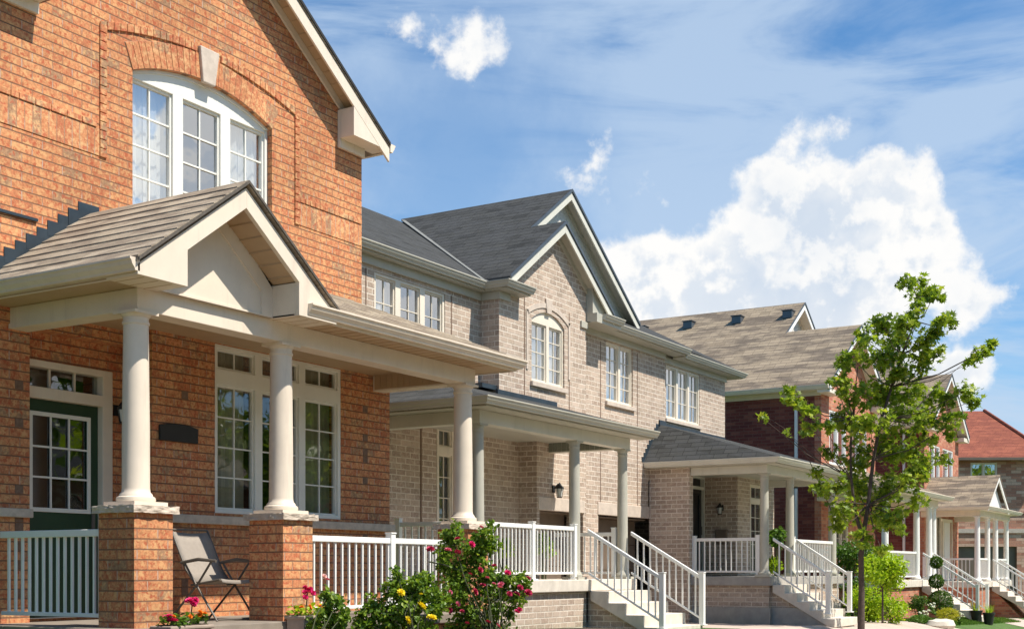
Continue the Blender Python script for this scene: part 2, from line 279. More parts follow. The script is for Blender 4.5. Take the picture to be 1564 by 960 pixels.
# ------------------------------------------------------------------ mesh helpers
SPLIT = {'frame','label_course','gutter','eave_soffit','soldier_course','arch_bricks','arch_mortar','gable_return','return_frieze','fascia','curtain','step_flashing','flashing_edge','pediment_return','stone_band','garage_lintel',
 'frieze_board','lower_wall','upper_wall','brick_wall','main_roof','cross_gable_roof','porch_roof','porch_soffit','porch_floor','porch_ceiling','muntins','porch_base','concrete_plinth','dark_header_bricks','brick_joint','roof','wall_ledge','door_surround','rake_board','gable_soffit','soffit','front_wall','side_wall','porch_gable','porch_gable_roof','arch_surround','stone_ledge'}
class MB:
    def __init__(s): s.v = []; s.f = []
    def add(s, vs, fs): o = len(s.v); s.v += [tuple(v) for v in vs]; s.f += [tuple(i+o for i in f) for f in fs]; return s
    def box(s, x0, x1, y0, y1, z0, z1):
        return s.add([(x0,y0,z0),(x1,y0,z0),(x1,y1,z0),(x0,y1,z0),(x0,y0,z1),(x1,y0,z1),(x1,y1,z1),(x0,y1,z1)],
                     [(0,3,2,1),(4,5,6,7),(0,1,5,4),(1,2,6,5),(2,3,7,6),(3,0,4,7)])
    def prism(s, poly, off):
        n = len(poly); P = [Vector(p) for p in poly]; off = Vector(off); Q = [p+off for p in P]
        nrm = Vector((0,0,0))
        for i in range(n): nrm += P[i].cross(P[(i+1) % n])
        fl = nrm.dot(off) > 0
        f = [tuple(range(n)), tuple(range(2*n-1, n-1, -1))]
        for i in range(n): j = (i+1) % n; f.append((i, i+n, j+n, j))
        if fl: f = [tuple(reversed(x)) for x in f]
        return s.add(P+Q, f)
    def py(s, xz, y0, y1): return s.prism([(x, y0, z) for x, z in xz], (0, y1-y0, 0))
    def wall(s, outer, holes, y0, y1):
        loops = [[Vector((x, y0, z)) for x, z in outer]] + [[Vector((x, y0, z)) for x, z in h] for h in holes]
        flat = [v for l in loops for v in l]; tris = tessellate_polygon(loops); n = len(flat)
        vs = flat + [v+Vector((0, y1-y0, 0)) for v in flat]; fs = []
        for t in tris:
            a, b, c = (flat[i] for i in t); up = (b-a).cross(c-a).y
            t = tuple(t) if up < 0 else tuple(reversed(t))
            fs.append(t); fs.append(tuple(i+n for i in reversed(t)))
        k = 0
        for li, l in enumerate(loops):
            m = len(l); ar = sum(l[i].x*l[(i+1) % m].z-l[(i+1) % m].x*l[i].z for i in range(m))
            for i in range(m):
                a, b = k+i, k+(i+1) % m; q = (a, b, b+n, a+n)
                ok = (ar > 0) == (li == 0); fs.append(tuple(reversed(q)) if ok else q)
            k += m
        return s.add(vs, fs)
    def tube(s, p0, p1, r0, r1=None, n=8):
        r1 = r0 if r1 is None else r1; p0, p1 = Vector(p0), Vector(p1); d = (p1-p0)
        if d.length < 1e-6: return s
        q = d.to_track_quat('Z', 'Y'); vs = []
        for p, r in ((p0, r0), (p1, r1)):
            for i in range(n): a = 2*math.pi*i/n; vs.append(p+q@Vector((r*math.cos(a), r*math.sin(a), 0)))
        return s.add(vs, [(i, (i+1) % n, n+(i+1) % n, n+i) for i in range(n)]+[tuple(range(n-1,-1,-1)), tuple(range(n, 2*n))])
    def path(s, pts, rs, n=8):
        for i in range(len(pts)-1): s.tube(pts[i], pts[i+1], rs[i], rs[i+1], n)
        return s
    def lathe(s, cx, cy, prof, n=28):
        vs = []; fs = []
        for r, z in prof:
            for i in range(n): a = 2*math.pi*i/n; vs.append((cx+r*math.cos(a), cy+r*math.sin(a), z))
        for k in range(len(prof)-1):
            for i in range(n): j = (i+1) % n; fs.append((k*n+i, k*n+j, (k+1)*n+j, (k+1)*n+i))
        fs.append(tuple(range(n-1,-1,-1))); fs.append(tuple(range((len(prof)-1)*n, len(prof)*n)))
        return s.add(vs, fs)
    def sweep(s, path, z, prof):
        """prof = (outward, dz) polygon; outward is to the right of the travel direction"""
        P = [Vector((x, y)) for x, y in path]; n = len(P); m = len(prof); vs = []
        for i in range(n):
            ds = []
            if i > 0: ds.append((P[i]-P[i-1]).normalized())
            if i < n-1: ds.append((P[i+1]-P[i]).normalized())
            nn = [Vector((d.y, -d.x)) for d in ds]
            if len(nn) == 2: b = (nn[0]+nn[1]); b = b/(b.dot(nn[0]))
            else: b = nn[0]
            for o, dz in prof: vs.append((P[i].x+b.x*o, P[i].y+b.y*o, z+dz))
        ar = sum(prof[i][0]*prof[(i+1)%m][1]-prof[(i+1)%m][0]*prof[i][1] for i in range(m))
        fs = []
        for i in range(n-1):
            for k in range(m):
                j = (k+1) % m; q = (i*m+k, i*m+j, (i+1)*m+j, (i+1)*m+k); fs.append(q if ar < 0 else tuple(reversed(q)))
        e0 = tuple(range(m)); e1 = tuple(range((n-1)*m, n*m))
        fs.append(tuple(reversed(e0)) if ar < 0 else e0); fs.append(e1 if ar < 0 else tuple(reversed(e1)))
        return s.add(vs, fs)
    def roof(s, poly, th=.045):
        n = Vector((0,0,0)); P = [Vector(p) for p in poly]
        for i in range(len(P)): n += P[i].cross(P[(i+1)%len(P)])
        return s.prism(P, (0, 0, -th))
    def clusters(s):
        n = len(s.v); p = list(range(n))
        def f(i):
            while p[i] != i: p[i] = p[p[i]]; i = p[i]
            return i
        for q in s.f:
            a = f(q[0])
            for k in q[1:]: p[f(k)] = a
        g = {}
        for i in range(n): g.setdefault(f(i), []).append(i)
        bb = []
        for idx in g.values():
            bb.append([idx, [min(s.v[i][k] for i in idx)-.012 for k in range(3)], [max(s.v[i][k] for i in idx)+.012 for k in range(3)]])
        if len(bb) > 400: return [list(range(n))]
        q = list(range(len(bb)))
        def h(i):
            while q[i] != i: q[i] = q[q[i]]; i = q[i]
            return i
        for i in range(len(bb)):
            for j in range(i):
                if all(bb[i][1][k] <= bb[j][2][k] and bb[j][1][k] <= bb[i][2][k] for k in range(3)): q[h(i)] = h(j)
        out = {}
        for i in range(len(bb)): out.setdefault(h(i), []).extend(bb[i][0])
        return sorted(out.values(), key=lambda x: -len(x))
    def build(s, name, mat, parent=None, smooth=False, bevel=0, attr=None, label=None):
        if attr is None and parent is not None and name in SPLIT:
            cl = s.clusters()
            if len(cl) > 1:
                first = None
                for idx in cl:
                    st = set(idx); mp = {o: i for i, o in enumerate(idx)}; t = MB(); t.v = [s.v[i] for i in idx]; t.f = [tuple(mp[i] for i in q) for q in s.f if q[0] in st]
                    o = t._build(name, mat, parent, smooth, bevel, None, label); first = first or o
                return first
        return s._build(name, mat, parent, smooth, bevel, attr, label)
    def _build(s, name, mat, parent=None, smooth=False, bevel=0, attr=None, label=None):
        base = Vector((0,0,0)); p = parent
        while p is not None:
            base += Vector(p.get('_base', (0,0,0))); p = p.parent
        me = bpy.data.meshes.new(name); me.from_pydata([(v[0]-base.x, v[1]-base.y, v[2]-base.z) for v in s.v], [], s.f)
        me.materials.append(M[mat]); me.update()
        if smooth:
            me.shade_smooth()
            try: me.set_sharp_from_angle(angle=R(40))
            except Exception: pass
        if attr is not None:
            a = me.attributes.new('rnd', 'FLOAT', 'FACE'); a.data.foreach_set('value', attr)
        o = bpy.data.objects.new(name, me); COL.objects.link(o)
        if parent is not None: o.parent = parent
        if bevel:
            b = o.modifiers.new('bevel', 'BEVEL'); b.width = bevel; b.segments = 2; b.limit_method = 'ANGLE'; b.angle_limit = R(40)
        if label: o['label'] = label
        return o
def tag(o, label=None, cat=None, group=None, kind=None):
    if label: o['label'] = label
    if cat: o['category'] = cat
    if group: o['group'] = group
    if kind: o['kind'] = kind
    return o
def thing(name, base, label, cat, group=None):
    e = bpy.data.objects.new(name, None); COL.objects.link(e); e.location = base; e['_base'] = tuple(base); e.empty_display_size = .2
    return tag(e, label, cat, group)
GUT = [(0,0),(.115,0),(.115,-.018),(.10,-.03),(.09,-.06),(.06,-.095),(.055,-.115),(0,-.115)]
FASC = [(-.02,-.02),(-.001,-.02),(-.001,-.15),(-.02,-.15)]

# ------------------------------------------------------------------ ground
def G(x, y):
    z = -.5-.025*max(0, min(x, 110))
    if y < 8.5: z -= .2*(8.5-max(y, 4.5))
    return z
def patch(name, x0, x1, y0, y1, dz, mat, label=None, cat=None, kind='structure', th=0):
    xs = sorted({x0, x1, *[k for k in (0., 110.) if x0 < k < x1]}); ys = sorted({y0, y1, *[k for k in (4.5, 8.5) if y0 < k < y1]})
    m = MB(); vs = [(x, y, G(x, y)+dz) for y in ys for x in xs]; nx = len(xs)
    m.add(vs, [(j*nx+i, j*nx+i+1, (j+1)*nx+i+1, (j+1)*nx+i) for j in range(len(ys)-1) for i in range(nx-1)])
    return tag(m.build(name, mat), label, cat, None, kind)
patch('ground', -400, 900, -600, 900, 0, 'grass')
patch('road', -400, 900, -9, -1, .004, 'asph')
patch('kerb', -400, 900, -1, -.85, .12, 'conc')
m = MB(); m.add([(x, y, G(x, 0)+z) for y, z in ((-1,0),(-1,.12)) for x in (0,110)], [(0,1,3,2)]); tag(m.build('kerb', 'conc'), kind='structure')
patch('pavement', -400, 900, 1.6, 3.1, .005, 'conc')
patch('driveway', 21.7, 26.1, 3.1, 12.6, .006, 'drive')
patch('driveway', -14, 21.7, 3.1, 8.4, .0055, 'paver')  # unseen paving, added so warm ground bounce reaches the porch
patch('path', 26.1, 35.2, 6.3, 9.75, .008, 'drive')
patch('driveway', 43.2, 48.2, 3.1, 14, .006, 'drive')
patch('flower_bed', 6.0, 16.0, 7.2, 9.3, .012, 'soil')
patch('flower_bed', 16.0, 19.4, 8.6, 10.4, .012, 'soil')
patch('flower_bed', 32.0, 42.0, 9.76, 12.6, .010, 'soil')

# ------------------------------------------------------------------ building pieces
def arc_pts(x0, x1, z, rise, n=14):
    c = (x0+x1)/2; h = (x1-x0)/2; r = (h*h+rise*rise)/(2*rise); zc = z+rise-r; a0 = math.asin(h/r)
    return [(c+r*math.sin(a), zc+r*math.cos(a)) for a in [a0-2*a0*i/n for i in range(n+1)]]   # right to left
def hole(x0, x1, z0, z1, rise=0):
    if rise: return [(x0, z0), (x1, z0)] + arc_pts(x0, x1, z1, rise)
    return [(x0, z0), (x1, z0), (x1, z1), (x0, z1)]
def window(par, x0, x1, z0, z1, y, sashes, rows=4, cols=2, transom=None, rise=0, trim='winf', glass='glass', curtain='curt', cmode='sides', fr=.045, rec=.09, wallth=.2, depth=.9, head=0, muntin=.008):
    """y = wall face; the window sits rec behind it.  sashes = list of (x0,x1) glass-frame extents"""
    yf = y+rec; f = MB()
    outer = hole(x0, x1, z0, z1, rise)
    ins = []
    zt = z1-fr-head; zb = z0+fr
    if transom: tz0, tz1 = transom
    for a, b in sashes:
        ins.append([(a, zb), (b, zb), (b, transom[0] if transom else zt), (a, transom[0] if transom else zt)])
        if transom: ins.append([(a, transom[1]), (b, transom[1]), (b, zt), (a, zt)])
    f.wall(outer, ins, yf-.045, yf+.06)
    w = f.build('window', trim, par, bevel=.006)
    sa, mu, gl = MB(), MB(), MB()
    for q in ins:
        a, b, c, d = q[0][0], q[1][0], q[0][1], q[2][1]; k = .028
        s = MB(); s.wall([(a, c), (b, c), (b, d), (a, d)], [[(a+k, c+k), (b-k, c+k), (b-k, d-k), (a+k, d-k)]], yf-.018, yf+.03); s.build('sash', trim, w, bevel=.004)
        a += k; b -= k; c += k; d -= k
        g = MB(); g.add([(a, yf+.012, c), (b, yf+.012, c), (b, yf+.012, d), (a, yf+.012, d)], [(0,1,2,3)]); g.build('pane', glass, w)
        rw = rows if (d-c) > .45 else 1
        for i in range(1, cols): xx = a+(b-a)*i/cols; mu.box(xx-muntin, xx+muntin, yf-.004, yf+.010, c, d)
        for i in range(1, rw): zz = c+(d-c)*i/rw; mu.box(a, b, yf-.007, yf+.007, zz-muntin, zz+muntin)
    if mu.v: mu.build('muntins', trim, w)
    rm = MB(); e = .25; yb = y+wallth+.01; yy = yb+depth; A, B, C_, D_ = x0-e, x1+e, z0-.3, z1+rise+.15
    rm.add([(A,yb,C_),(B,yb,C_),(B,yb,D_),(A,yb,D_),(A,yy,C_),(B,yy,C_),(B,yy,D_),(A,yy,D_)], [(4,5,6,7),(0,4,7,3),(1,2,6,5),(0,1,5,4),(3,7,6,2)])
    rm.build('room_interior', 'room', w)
    if curtain:
        cu = MB(); yc = y+wallth+.03; spans = []
        ww = x1-x0
        if cmode == 'sides': spans = [(x0, x0+ww*.30), (x1-ww*.27, x1)]
        elif cmode == 'all': spans = [(x0, x1)]
        elif cmode == 'left': spans = [(x0, x0+ww*.42)]
        elif cmode == 'most': spans = [(x0, x0+ww*.6), (x1-ww*.22, x1)]
        for a, b in spans:
            n = max(8, int((b-a)*60)); ph = random.random()*6
            vs = []
            for i in range(n+1):
                t = i/n; xx = a+(b-a)*t; yo = .025*math.sin(xx*38+ph)+.012*math.sin(xx*83+ph*2)
                vs += [(xx, yc+yo, z0+.05), (xx, yc+yo*.7, z1+rise)]
            cu.add(vs, [(2*i, 2*i+2, 2*i+3, 2*i+1) for i in range(n)])
        cu.build('curtain', curtain, w, smooth=True)
    return w
def sill(par, x0, x1, z, y, mat='stone', h=.075, out=.05, win=None):
    m = MB(); m.box(x0-.06, x1+.06, y-out, y+.08, z-h, z); return m.build('window_sill', mat, win or par, bevel=.008)
def column(par, x, y, z0, z1, r, mat, plinth=True, base=True):
    m = MB()
    if plinth: m.box(x-r*1.6, x+r*1.6, y-r*1.6, y+r*1.6, z0, z0+.045)
    zb = z0+(.045 if plinth else 0)
    pr = [(r*1.38, zb+.001), (r*1.42, zb+.02), (r*1.38, zb+.045), (r*1.22, zb+.055), (r*1.18, zb+.075), (r*1.04, zb+.095)] if base else [(r*1.12, zb), (r*1.12, zb+.03)]
    pr += [(r, zb+.13), (r*.99, z0+(z1-z0)*.4), (r*.90, z1-.16), (r*.90, z1-.13), (r*.98, z1-.12), (r*.98, z1-.10), (r*.91, z1-.095), (r*.92, z1-.06), (r*1.1, z1-.035), (r*1.1, z1-.03)]
    m.lathe(x, y, pr); m.box(x-r*1.15, x+r*1.15, y-r*1.15, y+r*1.15, z1-.03, z1-.001)
    return m.build('column', mat, par, smooth=True)
def railing(par, A, B, h=.9, step=.125, ends=(1, 1), mids=(), mat='white', subs=True, newel_h=None, w=.045, bot=.09, post=.045, cap=True):
    """A, B: floor points below the rail ends; follows stairs when A and B differ in height"""
    A, B = Vector(A), Vector(B); d = B-A; L = Vector((d.x, d.y)).length; ax = Vector((d.x, d.y)).normalized(); sx = Vector((-ax.y, ax.x))
    def bar(m, z, hh, ww):
        vs = []
        for P in (A, B):
            for s_, k in ((-1, 0), (1, 0), (1, 1), (-1, 1)): vs.append((P.x+sx.x*ww*s_/2, P.y+sx.y*ww*s_/2, P.z+z+hh*k))
        m.add(vs, [(3,2,1,0), (4,5,6,7), (0,1,5,4), (1,2,6,5), (2,3,7,6), (3,0,4,7)])
    m = MB(); bar(m, h-.068, .068, w*1.35); rail = m.build('railing', mat, par, bevel=.006)
    m = MB(); bar(m, bot, .04, w*.8); m.build('bottom_rail', mat, rail, bevel=.006)
    n = max(2, int(round(L/step))); bal = None; allb = MB()
    for i in range(1, n):
        t = i/n; P = A+d*t; b = MB(); q = .0115; zt = P.z+h-.068; zb = P.z+bot+.04
        if subs:
            b.box(P.x-q, P.x+q, P.y-q, P.y+q, zb, zt); b.build('baluster', mat, rail)
        else: allb.box(P.x-q, P.x+q, P.y-q, P.y+q, zb, zt)
    if not subs and allb.v: allb.build('balusters', mat, rail)
    ps = []
    if ends[0]: ps.append(A)
    if ends[1]: ps.append(B)
    for t in mids: ps.append(A+d*t)
    nh = newel_h or h+.05
    for P in ps:
        b = MB(); b.box(P.x-post, P.x+post, P.y-post, P.y+post, P.z-.002, P.z+nh)
        if cap: b.box(P.x-post-.008, P.x+post+.008, P.y-post-.008, P.y+post+.008, P.z+nh, P.z+nh+.018)
        b.box(P.x-post-.03, P.x+post+.03, P.y-post-.03, P.y+post+.03, P.z-.001, P.z+.02)
        b.build('newel_post', mat, rail, bevel=.004)
    return rail
def stairs(par, x0, x1, y, z, n, rise, run, mat='conc'):
    """top landing edge at y,z; goes down towards -Y"""
    pts = []; cy, cz = y-.003, z
    for i in range(n): pts.append((cy, cz-rise)); cz -= rise; cy -= run; pts.append((cy, cz))
    pts.append((cy, cz-rise)); pts.append((cy+.08, cz-rise-.02)); pts.append((y-.003, z-rise-.16))
    m = MB(); m.prism([(x0, a, b) for a, b in pts], (x1-x0, 0, 0)); o = m.build('stairs', mat, par, bevel=.01)
    return o, cy, cz
def ring_gable(par, xc, half, ze, sl, yf, yb, mat_roof, mat_trim, rake=.2, soff=None, ywall=None, th=.05, name='gable_roof', left=True, right=True):
    """two roof slopes with rake boards in the front plane"""
    za = ze+sl*half
    m = MB()
    if left: m.roof([(xc-half, yf, ze), (xc, yf, za), (xc, yb, za), (xc-half, yb, ze)], th)
    if right: m.roof([(xc, yf, za), (xc+half, yf, ze), (xc+half, yb, ze), (xc, yb, za)], th)
    r = m.build(name, mat_roof, par)
    t = .012+th
    k = MB(); P = [(xc-half, ze-t), (xc, za-t), (xc+half, ze-t), (xc+half, ze-t-rake), (xc, za-t-rake), (xc-half, ze-t-rake)]
    k.prism([(x, yf+.012, z) for x, z in P[:2]+[P[4], P[5]]], (0, .03, 0)); k.prism([(x, yf+.012, z) for x, z in P[1:5]], (0, .03, 0))
    rb = k.build('rake_board', mat_trim, par, bevel=.004)
    for sgn in (-1, 1):
        e = MB(); e.prism([(xc, yf-.014, za+.006), (xc+sgn*half, yf-.014, ze+.006), (xc+sgn*half, yf-.014, ze-.036), (xc, yf-.014, za-.036)], (0, .012, 0)); e.build('drip_edge', 'black', par)
    if ywall:
        u = MB()
        for sgn in (-1, 1):
            u.prism([(xc, yf+.043, za-t-.02), (xc+sgn*half, yf+.043, ze-t-.02), (xc+sgn*half, ywall, ze-t-.02), (xc, ywall, za-t-.02)], (0, 0, -.02))
            n = int((ywall-yf)/.001)
            L = int(half/.16)
            for i in range(1, L):        # soffit board joints
                x = half*i/L; z = za-t-.041-sl*x
                u.box(xc+sgn*x-.006, xc+sgn*x+.006, yf+.045, ywall-.002, z-.006, z+.004)
        u.build('soffit', soff or mat_trim, par)
        # frieze on the wall under the rake
        q = MB()
        for sgn in (-1, 1):
            q.prism([(xc, ywall-.03, za-t-.045), (xc+sgn*(half-.2), ywall-.03, za-sl*(half-.2)-t-.045), (xc+sgn*(half-.2), ywall-.03, za-sl*(half-.2)-t-.045-.12), (xc, ywall-.03, za-t-.045-.12)], (0, .028, 0))
        q.build('frieze_board', mat_trim, par, bevel=.003)
    return r
def lamp(x, y, z, label, s=1.0, axis='y'):
    t = thing('wall_lamp', (x, y, z), label, 'wall lamp')
    m = MB()
    if axis == 'y':
        m.box(x-.04*s, x+.04*s, y-.02, y-.001, z-.02*s, z+.10*s); m.path([(x, y-.02, z+.05*s), (x, y-.09*s, z+.12*s), (x, y-.12*s, z+.09*s)], [.01]*3); cx, cy = x, y-.12*s
    else:
        m.box(x-.02, x-.001, y-.04*s, y+.04*s, z-.02*s, z+.10*s); m.path([(x-.02, y, z+.05*s), (x-.09*s, y, z+.12*s), (x-.12*s, y, z+.09*s)], [.01]*3); cx, cy = x-.12*s, y
    m.build('bracket', 'black', t, smooth=True)
    c = MB(); c.lathe(cx, cy, [(.012, z+.14*s), (.035*s, z+.10*s), (.075*s, z+.06*s), (.078*s, z+.045*s)], 12); c.lathe(cx, cy, [(.045*s, z-.11*s), (.045*s, z-.095*s)], 12)
    for i in range(6):
        a = i*math.pi/3; c.tube((cx+.066*s*math.cos(a), cy+.066*s*math.sin(a), z+.045*s), (cx+.042*s*math.cos(a), cy+.042*s*math.sin(a), z-.1*s), .005, n=5)
    c.build('lantern_cage', 'black', t, smooth=True)
    g = MB(); g.lathe(cx, cy, [(.036*s, z-.09*s), (.058*s, z+.04*s)], 12); g.build('lantern_glass', 'whiteglass', t, smooth=True)
    return t
M['whiteglass'] = plain('frosted_glass', (.6,.62,.6), .15, .02, 4, 0)

# ------------------------------------------------------------------ house 1: orange brick
H = thing('brick_house', (11.3, 11.2, G(11, 11)), 'large orange brick house at left with cream gable porch and arched upper window', 'house')
YU, YW, YD, YL = 11.17, 10.85, 11.35, 11.20
SL1 = .683; XC = 11.3; HW = 3.24; ZE = 5.97
# upper wall with arched window hole and gable
hx0, hx1, hz0, hz1, hr = 10.14, 12.44, 4.05, 5.60, .24
za = ZE+SL1*HW
top = lambda x: za-SL1*abs(x-XC)-.10
m = MB(); m.wall([(8.32, 2.5), (14.28, 2.5), (14.28, top(14.28)), (XC, top(XC)), (8.32, top(8.32))], [hole(hx0, hx1, hz0, hz1, hr)], YU, YU+.2)
m.box(14.08, 14.278, YU+.2, 20, 2.5, 5.8); m.box(8.322, 8.52, YU+.2, 20, 2.5, 5.8); m.box(8.52, 14.08, 19.8, 20, 2.5, 5.8)
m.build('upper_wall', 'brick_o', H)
# lower walls
WX0, WX1, WZ0, WZ1 = 11.10, 13.43, .67, 2.655
fl = -.54
m = MB(); m.wall([(10.13, fl-.4), (14.5, fl-.4), (14.5, 2.9), (10.13, 2.9)], [hole(WX0, WX1, WZ0, WZ1)], YW, YW+.2)
m.box(10.13, 10.3, YW+.2, YD+.2, fl-.4, 2.9)
m.wall([(8.79, fl-.4), (10.13, fl-.4), (10.13, 2.9), (8.79, 2.9)], [hole(8.8, 9.99, fl+.03, 2.21)], YD, YD+.2)
m.box(8.32, 8.79, YL, YL+.5, fl-.4, 2.9); m.box(14.3, 14.499, YW+.2, 20, fl-.4, 2.9)
m.box(8.32, 8.5, YL+.5, 20, fl-.4, 2.49)
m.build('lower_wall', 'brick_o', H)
m = MB(); m.box(14.28, 14.5, YU, 20, 2.9, 3.0); m.box(8.33, 14.4, YW+.02, YU+.2, 2.9, 2.95); m.build('wall_ledge', 'cream', H)
# stone band
m = MB(); m.box(8.26, 8.80, YL-.05, YL, .54, .63); m.box(10.10, 11.84, YW-.06, YW, .535, .635); m.box(11.848, 14.56, YW-.06, YW, .535, .635); m.build('stone_band', 'stone', H, bevel=.008)
# dark header bricks beside the corner joints
m = MB()
for x, y in ((8.66, YL), (10.62, YW), (13.95, YW)):
    for k in range(-6, 24, 1):
        if random.random() < .13: m.box(x-.05, x+.05, y-.004, y, .0+k*.097+.008, .097*(k+1))
m.build('dark_header_bricks', 'brick_dk', H) if 'brick_dk' in M else None
M['brick_dk'] = plain('dark_header_brick', (.20,.12,.08), .9, .2, 20, .5)
m.build('dark_header_bricks', 'brick_dk', H)
# upper wall decoration: soldier band, arch bricks, label course
m = MB(); m.box(8.33, 9.665, YU-.008, YU, 4.51, 4.80); m.box(12.97, 14.27, YU-.008, YU, 4.51, 4.80); m.build('soldier_course', 'brick_os', H)
m = MB()
for a, b in ((8.33, 9.665), (12.97, 14.27)):
    x = a
    while x < b-.1: w_ = random.choice((.1, .2)); m.box(x, min(b, x+w_)-.008, YU-.02, YU, 4.808, 4.872); x += w_
for sx in (9.67, 12.87):
    for k in range(15): m.box(sx, sx+.095, YU-.02, YU, 4.505+k*.0975, 4.505+(k+1)*.0975-.009)
lab = arc_pts(9.67, 12.965, 5.975, .26, 34); lab2 = arc_pts(9.67, 12.965, 5.905, .26, 34)
for i in range(34):
    if 15 <= i <= 18: continue
    (xa, z1_), (xb, z2_) = lab[i], lab[i+1]; (xc_, z3_), (xd, z4_) = lab2[i], lab2[i+1]; g_ = .004
    m.prism([(xa-g_, YU-.022, z1_), (xb+g_, YU-.022, z2_), (xd+g_, YU-.022, z4_-.02), (xc_-g_, YU-.022, z3_-.02)], (0, .022, 0))
m.build('label_course', 'vous', H, bevel=.004)
m = MB(); c_ = arc_pts(hx0, hx1, hz1, hr, 26); h_ = (hx1-hx0)/2; r_ = (h_*h_+hr*hr)/(2*hr); zc_ = hz1+hr-r_
mb2 = MB()
for i in range(26):
    (xa, z1_), (xb, z2_) = c_[i], c_[i+1]
    if 12 <= i <= 13: continue
    def outp(x, z, L=.30):
        d_ = Vector((x-XC+.025, z-zc_)).normalized(); return (x+d_.x*L*.999, z+d_.y*L)
    q = [(xa, z1_), outp(xa, z1_), outp(xb, z2_), (xb, z2_)]
    cx_, cz_ = sum(p[0] for p in q)/4, sum(p[1] for p in q)/4
    q2 = [(cx_+(x-cx_)*.93, cz_+(z-cz_)*.985) for x, z in q]
    m.prism([(x, YU-.012, z) for x, z in q2], (0, .011, 0)); mb2.prism([(x, YU-.005, z) for x, z in q], (0, .0045, 0))
m.build('arch_bricks', 'vous', H, bevel=.003); mb2.build('arch_mortar', 'mortar', H)
m = MB(); m.prism([(11.19, YU-.05, 5.80), (11.39, YU-.05, 5.80), (11.46, YU-.05, 6.22), (11.14, YU-.05, 6.22)], (0, .05, 0)); m.build('keystone', 'stonep', H, bevel=.012)
w_ = window(H, hx0, hx1, hz0, hz1, YU, [(10.17, 10.82), (10.98, 11.60), (11.77, 12.39)], rows=4, rise=hr, head=.0, cmode='sides', rec=.12, muntin=.010)
m = MB(); q1 = arc_pts(hx0+.002, hx1-.002, hz1, hr-.002, 20); q2 = arc_pts(hx0+.05, hx1-.05, hz1-.01, hr-.035, 20)
for i in range(20): m.prism([(q1[i][0], YU+.055, q1[i][1]), (q1[i+1][0], YU+.055, q1[i+1][1]), (q2[i+1][0], YU+.055, q2[i+1][1]), (q2[i][0], YU+.055, q2[i][1])], (0, .019, 0))
m.build('arch_moulding', 'winf', w_)
sill(H, hx0, hx1, 4.05, YU, 'stonep', .08, .07, w_)
# main gable roof
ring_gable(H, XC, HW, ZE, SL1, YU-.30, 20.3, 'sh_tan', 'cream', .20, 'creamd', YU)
m = MB()
for sgn in (-1, 1):
    xi, xo = XC+sgn*2.45, XC+sgn*3.22; zi = za-.062-.2-SL1*2.45; 
    m.prism([(xi, YU-.285, 5.86), (xo, YU-.285, 5.86), (xo, YU-.285, 5.87), (xi, YU-.285, zi+.001)], (0, .283, 0))
m.build('gable_return', 'cream', H, bevel=.004)
m = MB()
for sgn in (-1, 1):
    a, b = sorted((XC+sgn*2.45, XC+sgn*3.0)); m.box(a, b, YU-.045, YU-.001, 5.74, 5.859)
m.build('return_frieze', 'cream', H, bevel=.004)
m = MB(); m.sweep([(14.55, YU-.30), (14.55, 20.3)], 5.965, GUT); m.sweep([(8.05, 20.3), (8.05, YU-.30)], 5.965, GUT)
m.build('gutter', 'cream', H)
# porch floor and base
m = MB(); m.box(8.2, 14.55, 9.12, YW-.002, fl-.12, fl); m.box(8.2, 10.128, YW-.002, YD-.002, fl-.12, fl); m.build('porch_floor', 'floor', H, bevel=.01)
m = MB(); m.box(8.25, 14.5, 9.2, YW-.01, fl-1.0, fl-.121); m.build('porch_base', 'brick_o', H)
# piers, caps, columns
for x in (8.62, 10.67, 14.24):
    hw_ = .24
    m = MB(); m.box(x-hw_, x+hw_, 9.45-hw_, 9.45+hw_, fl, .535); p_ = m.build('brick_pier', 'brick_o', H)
    m = MB(); m.box(x-hw_-.045, x+hw_+.045, 9.45-hw_-.045, 9.45+hw_+.045, .536, .605); cp = m.build('pier_cap', 'stone', p_)
    dsp = cp.modifiers.new('sub', 'SUBSURF'); dsp.subdivision_type = 'SIMPLE'; dsp.levels = dsp.render_levels = 4
    tx = bpy.data.textures.get('rock') or bpy.data.textures.new('rock', 'CLOUDS'); tx.noise_scale = .05
    dm = cp.modifiers.new('rough', 'DISPLACE'); dm.texture = tx; dm.strength = .03; dm.texture_coords = 'GLOBAL'
    column(H, x, 9.45, .60, 2.45, .130, 'cream')
# beams
BZ0, BZ1 = 2.45, 2.66
m = MB(); m.sweep([(8.53, YL), (8.53, 9.33), (14.36, 9.33), (14.36, YW)], BZ0, [(0,0),(0,BZ1-BZ0),(-.24,BZ1-BZ0),(-.24,0)]); m.build('porch_beam', 'cream', H, bevel=.006)
m = MB(); m.box(8.77, 14.12, 9.57, YW, 2.662, 2.68); m.box(8.77, 10.13, YW, YD, 2.662, 2.68)
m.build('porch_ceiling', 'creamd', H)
m = MB()
for i in range(12): y_ = 9.62+i*.1; m.box(14.108, 14.1195, y_, y_+.092, 2.47, 2.66)
m.build('beam_siding', 'creamd', H)
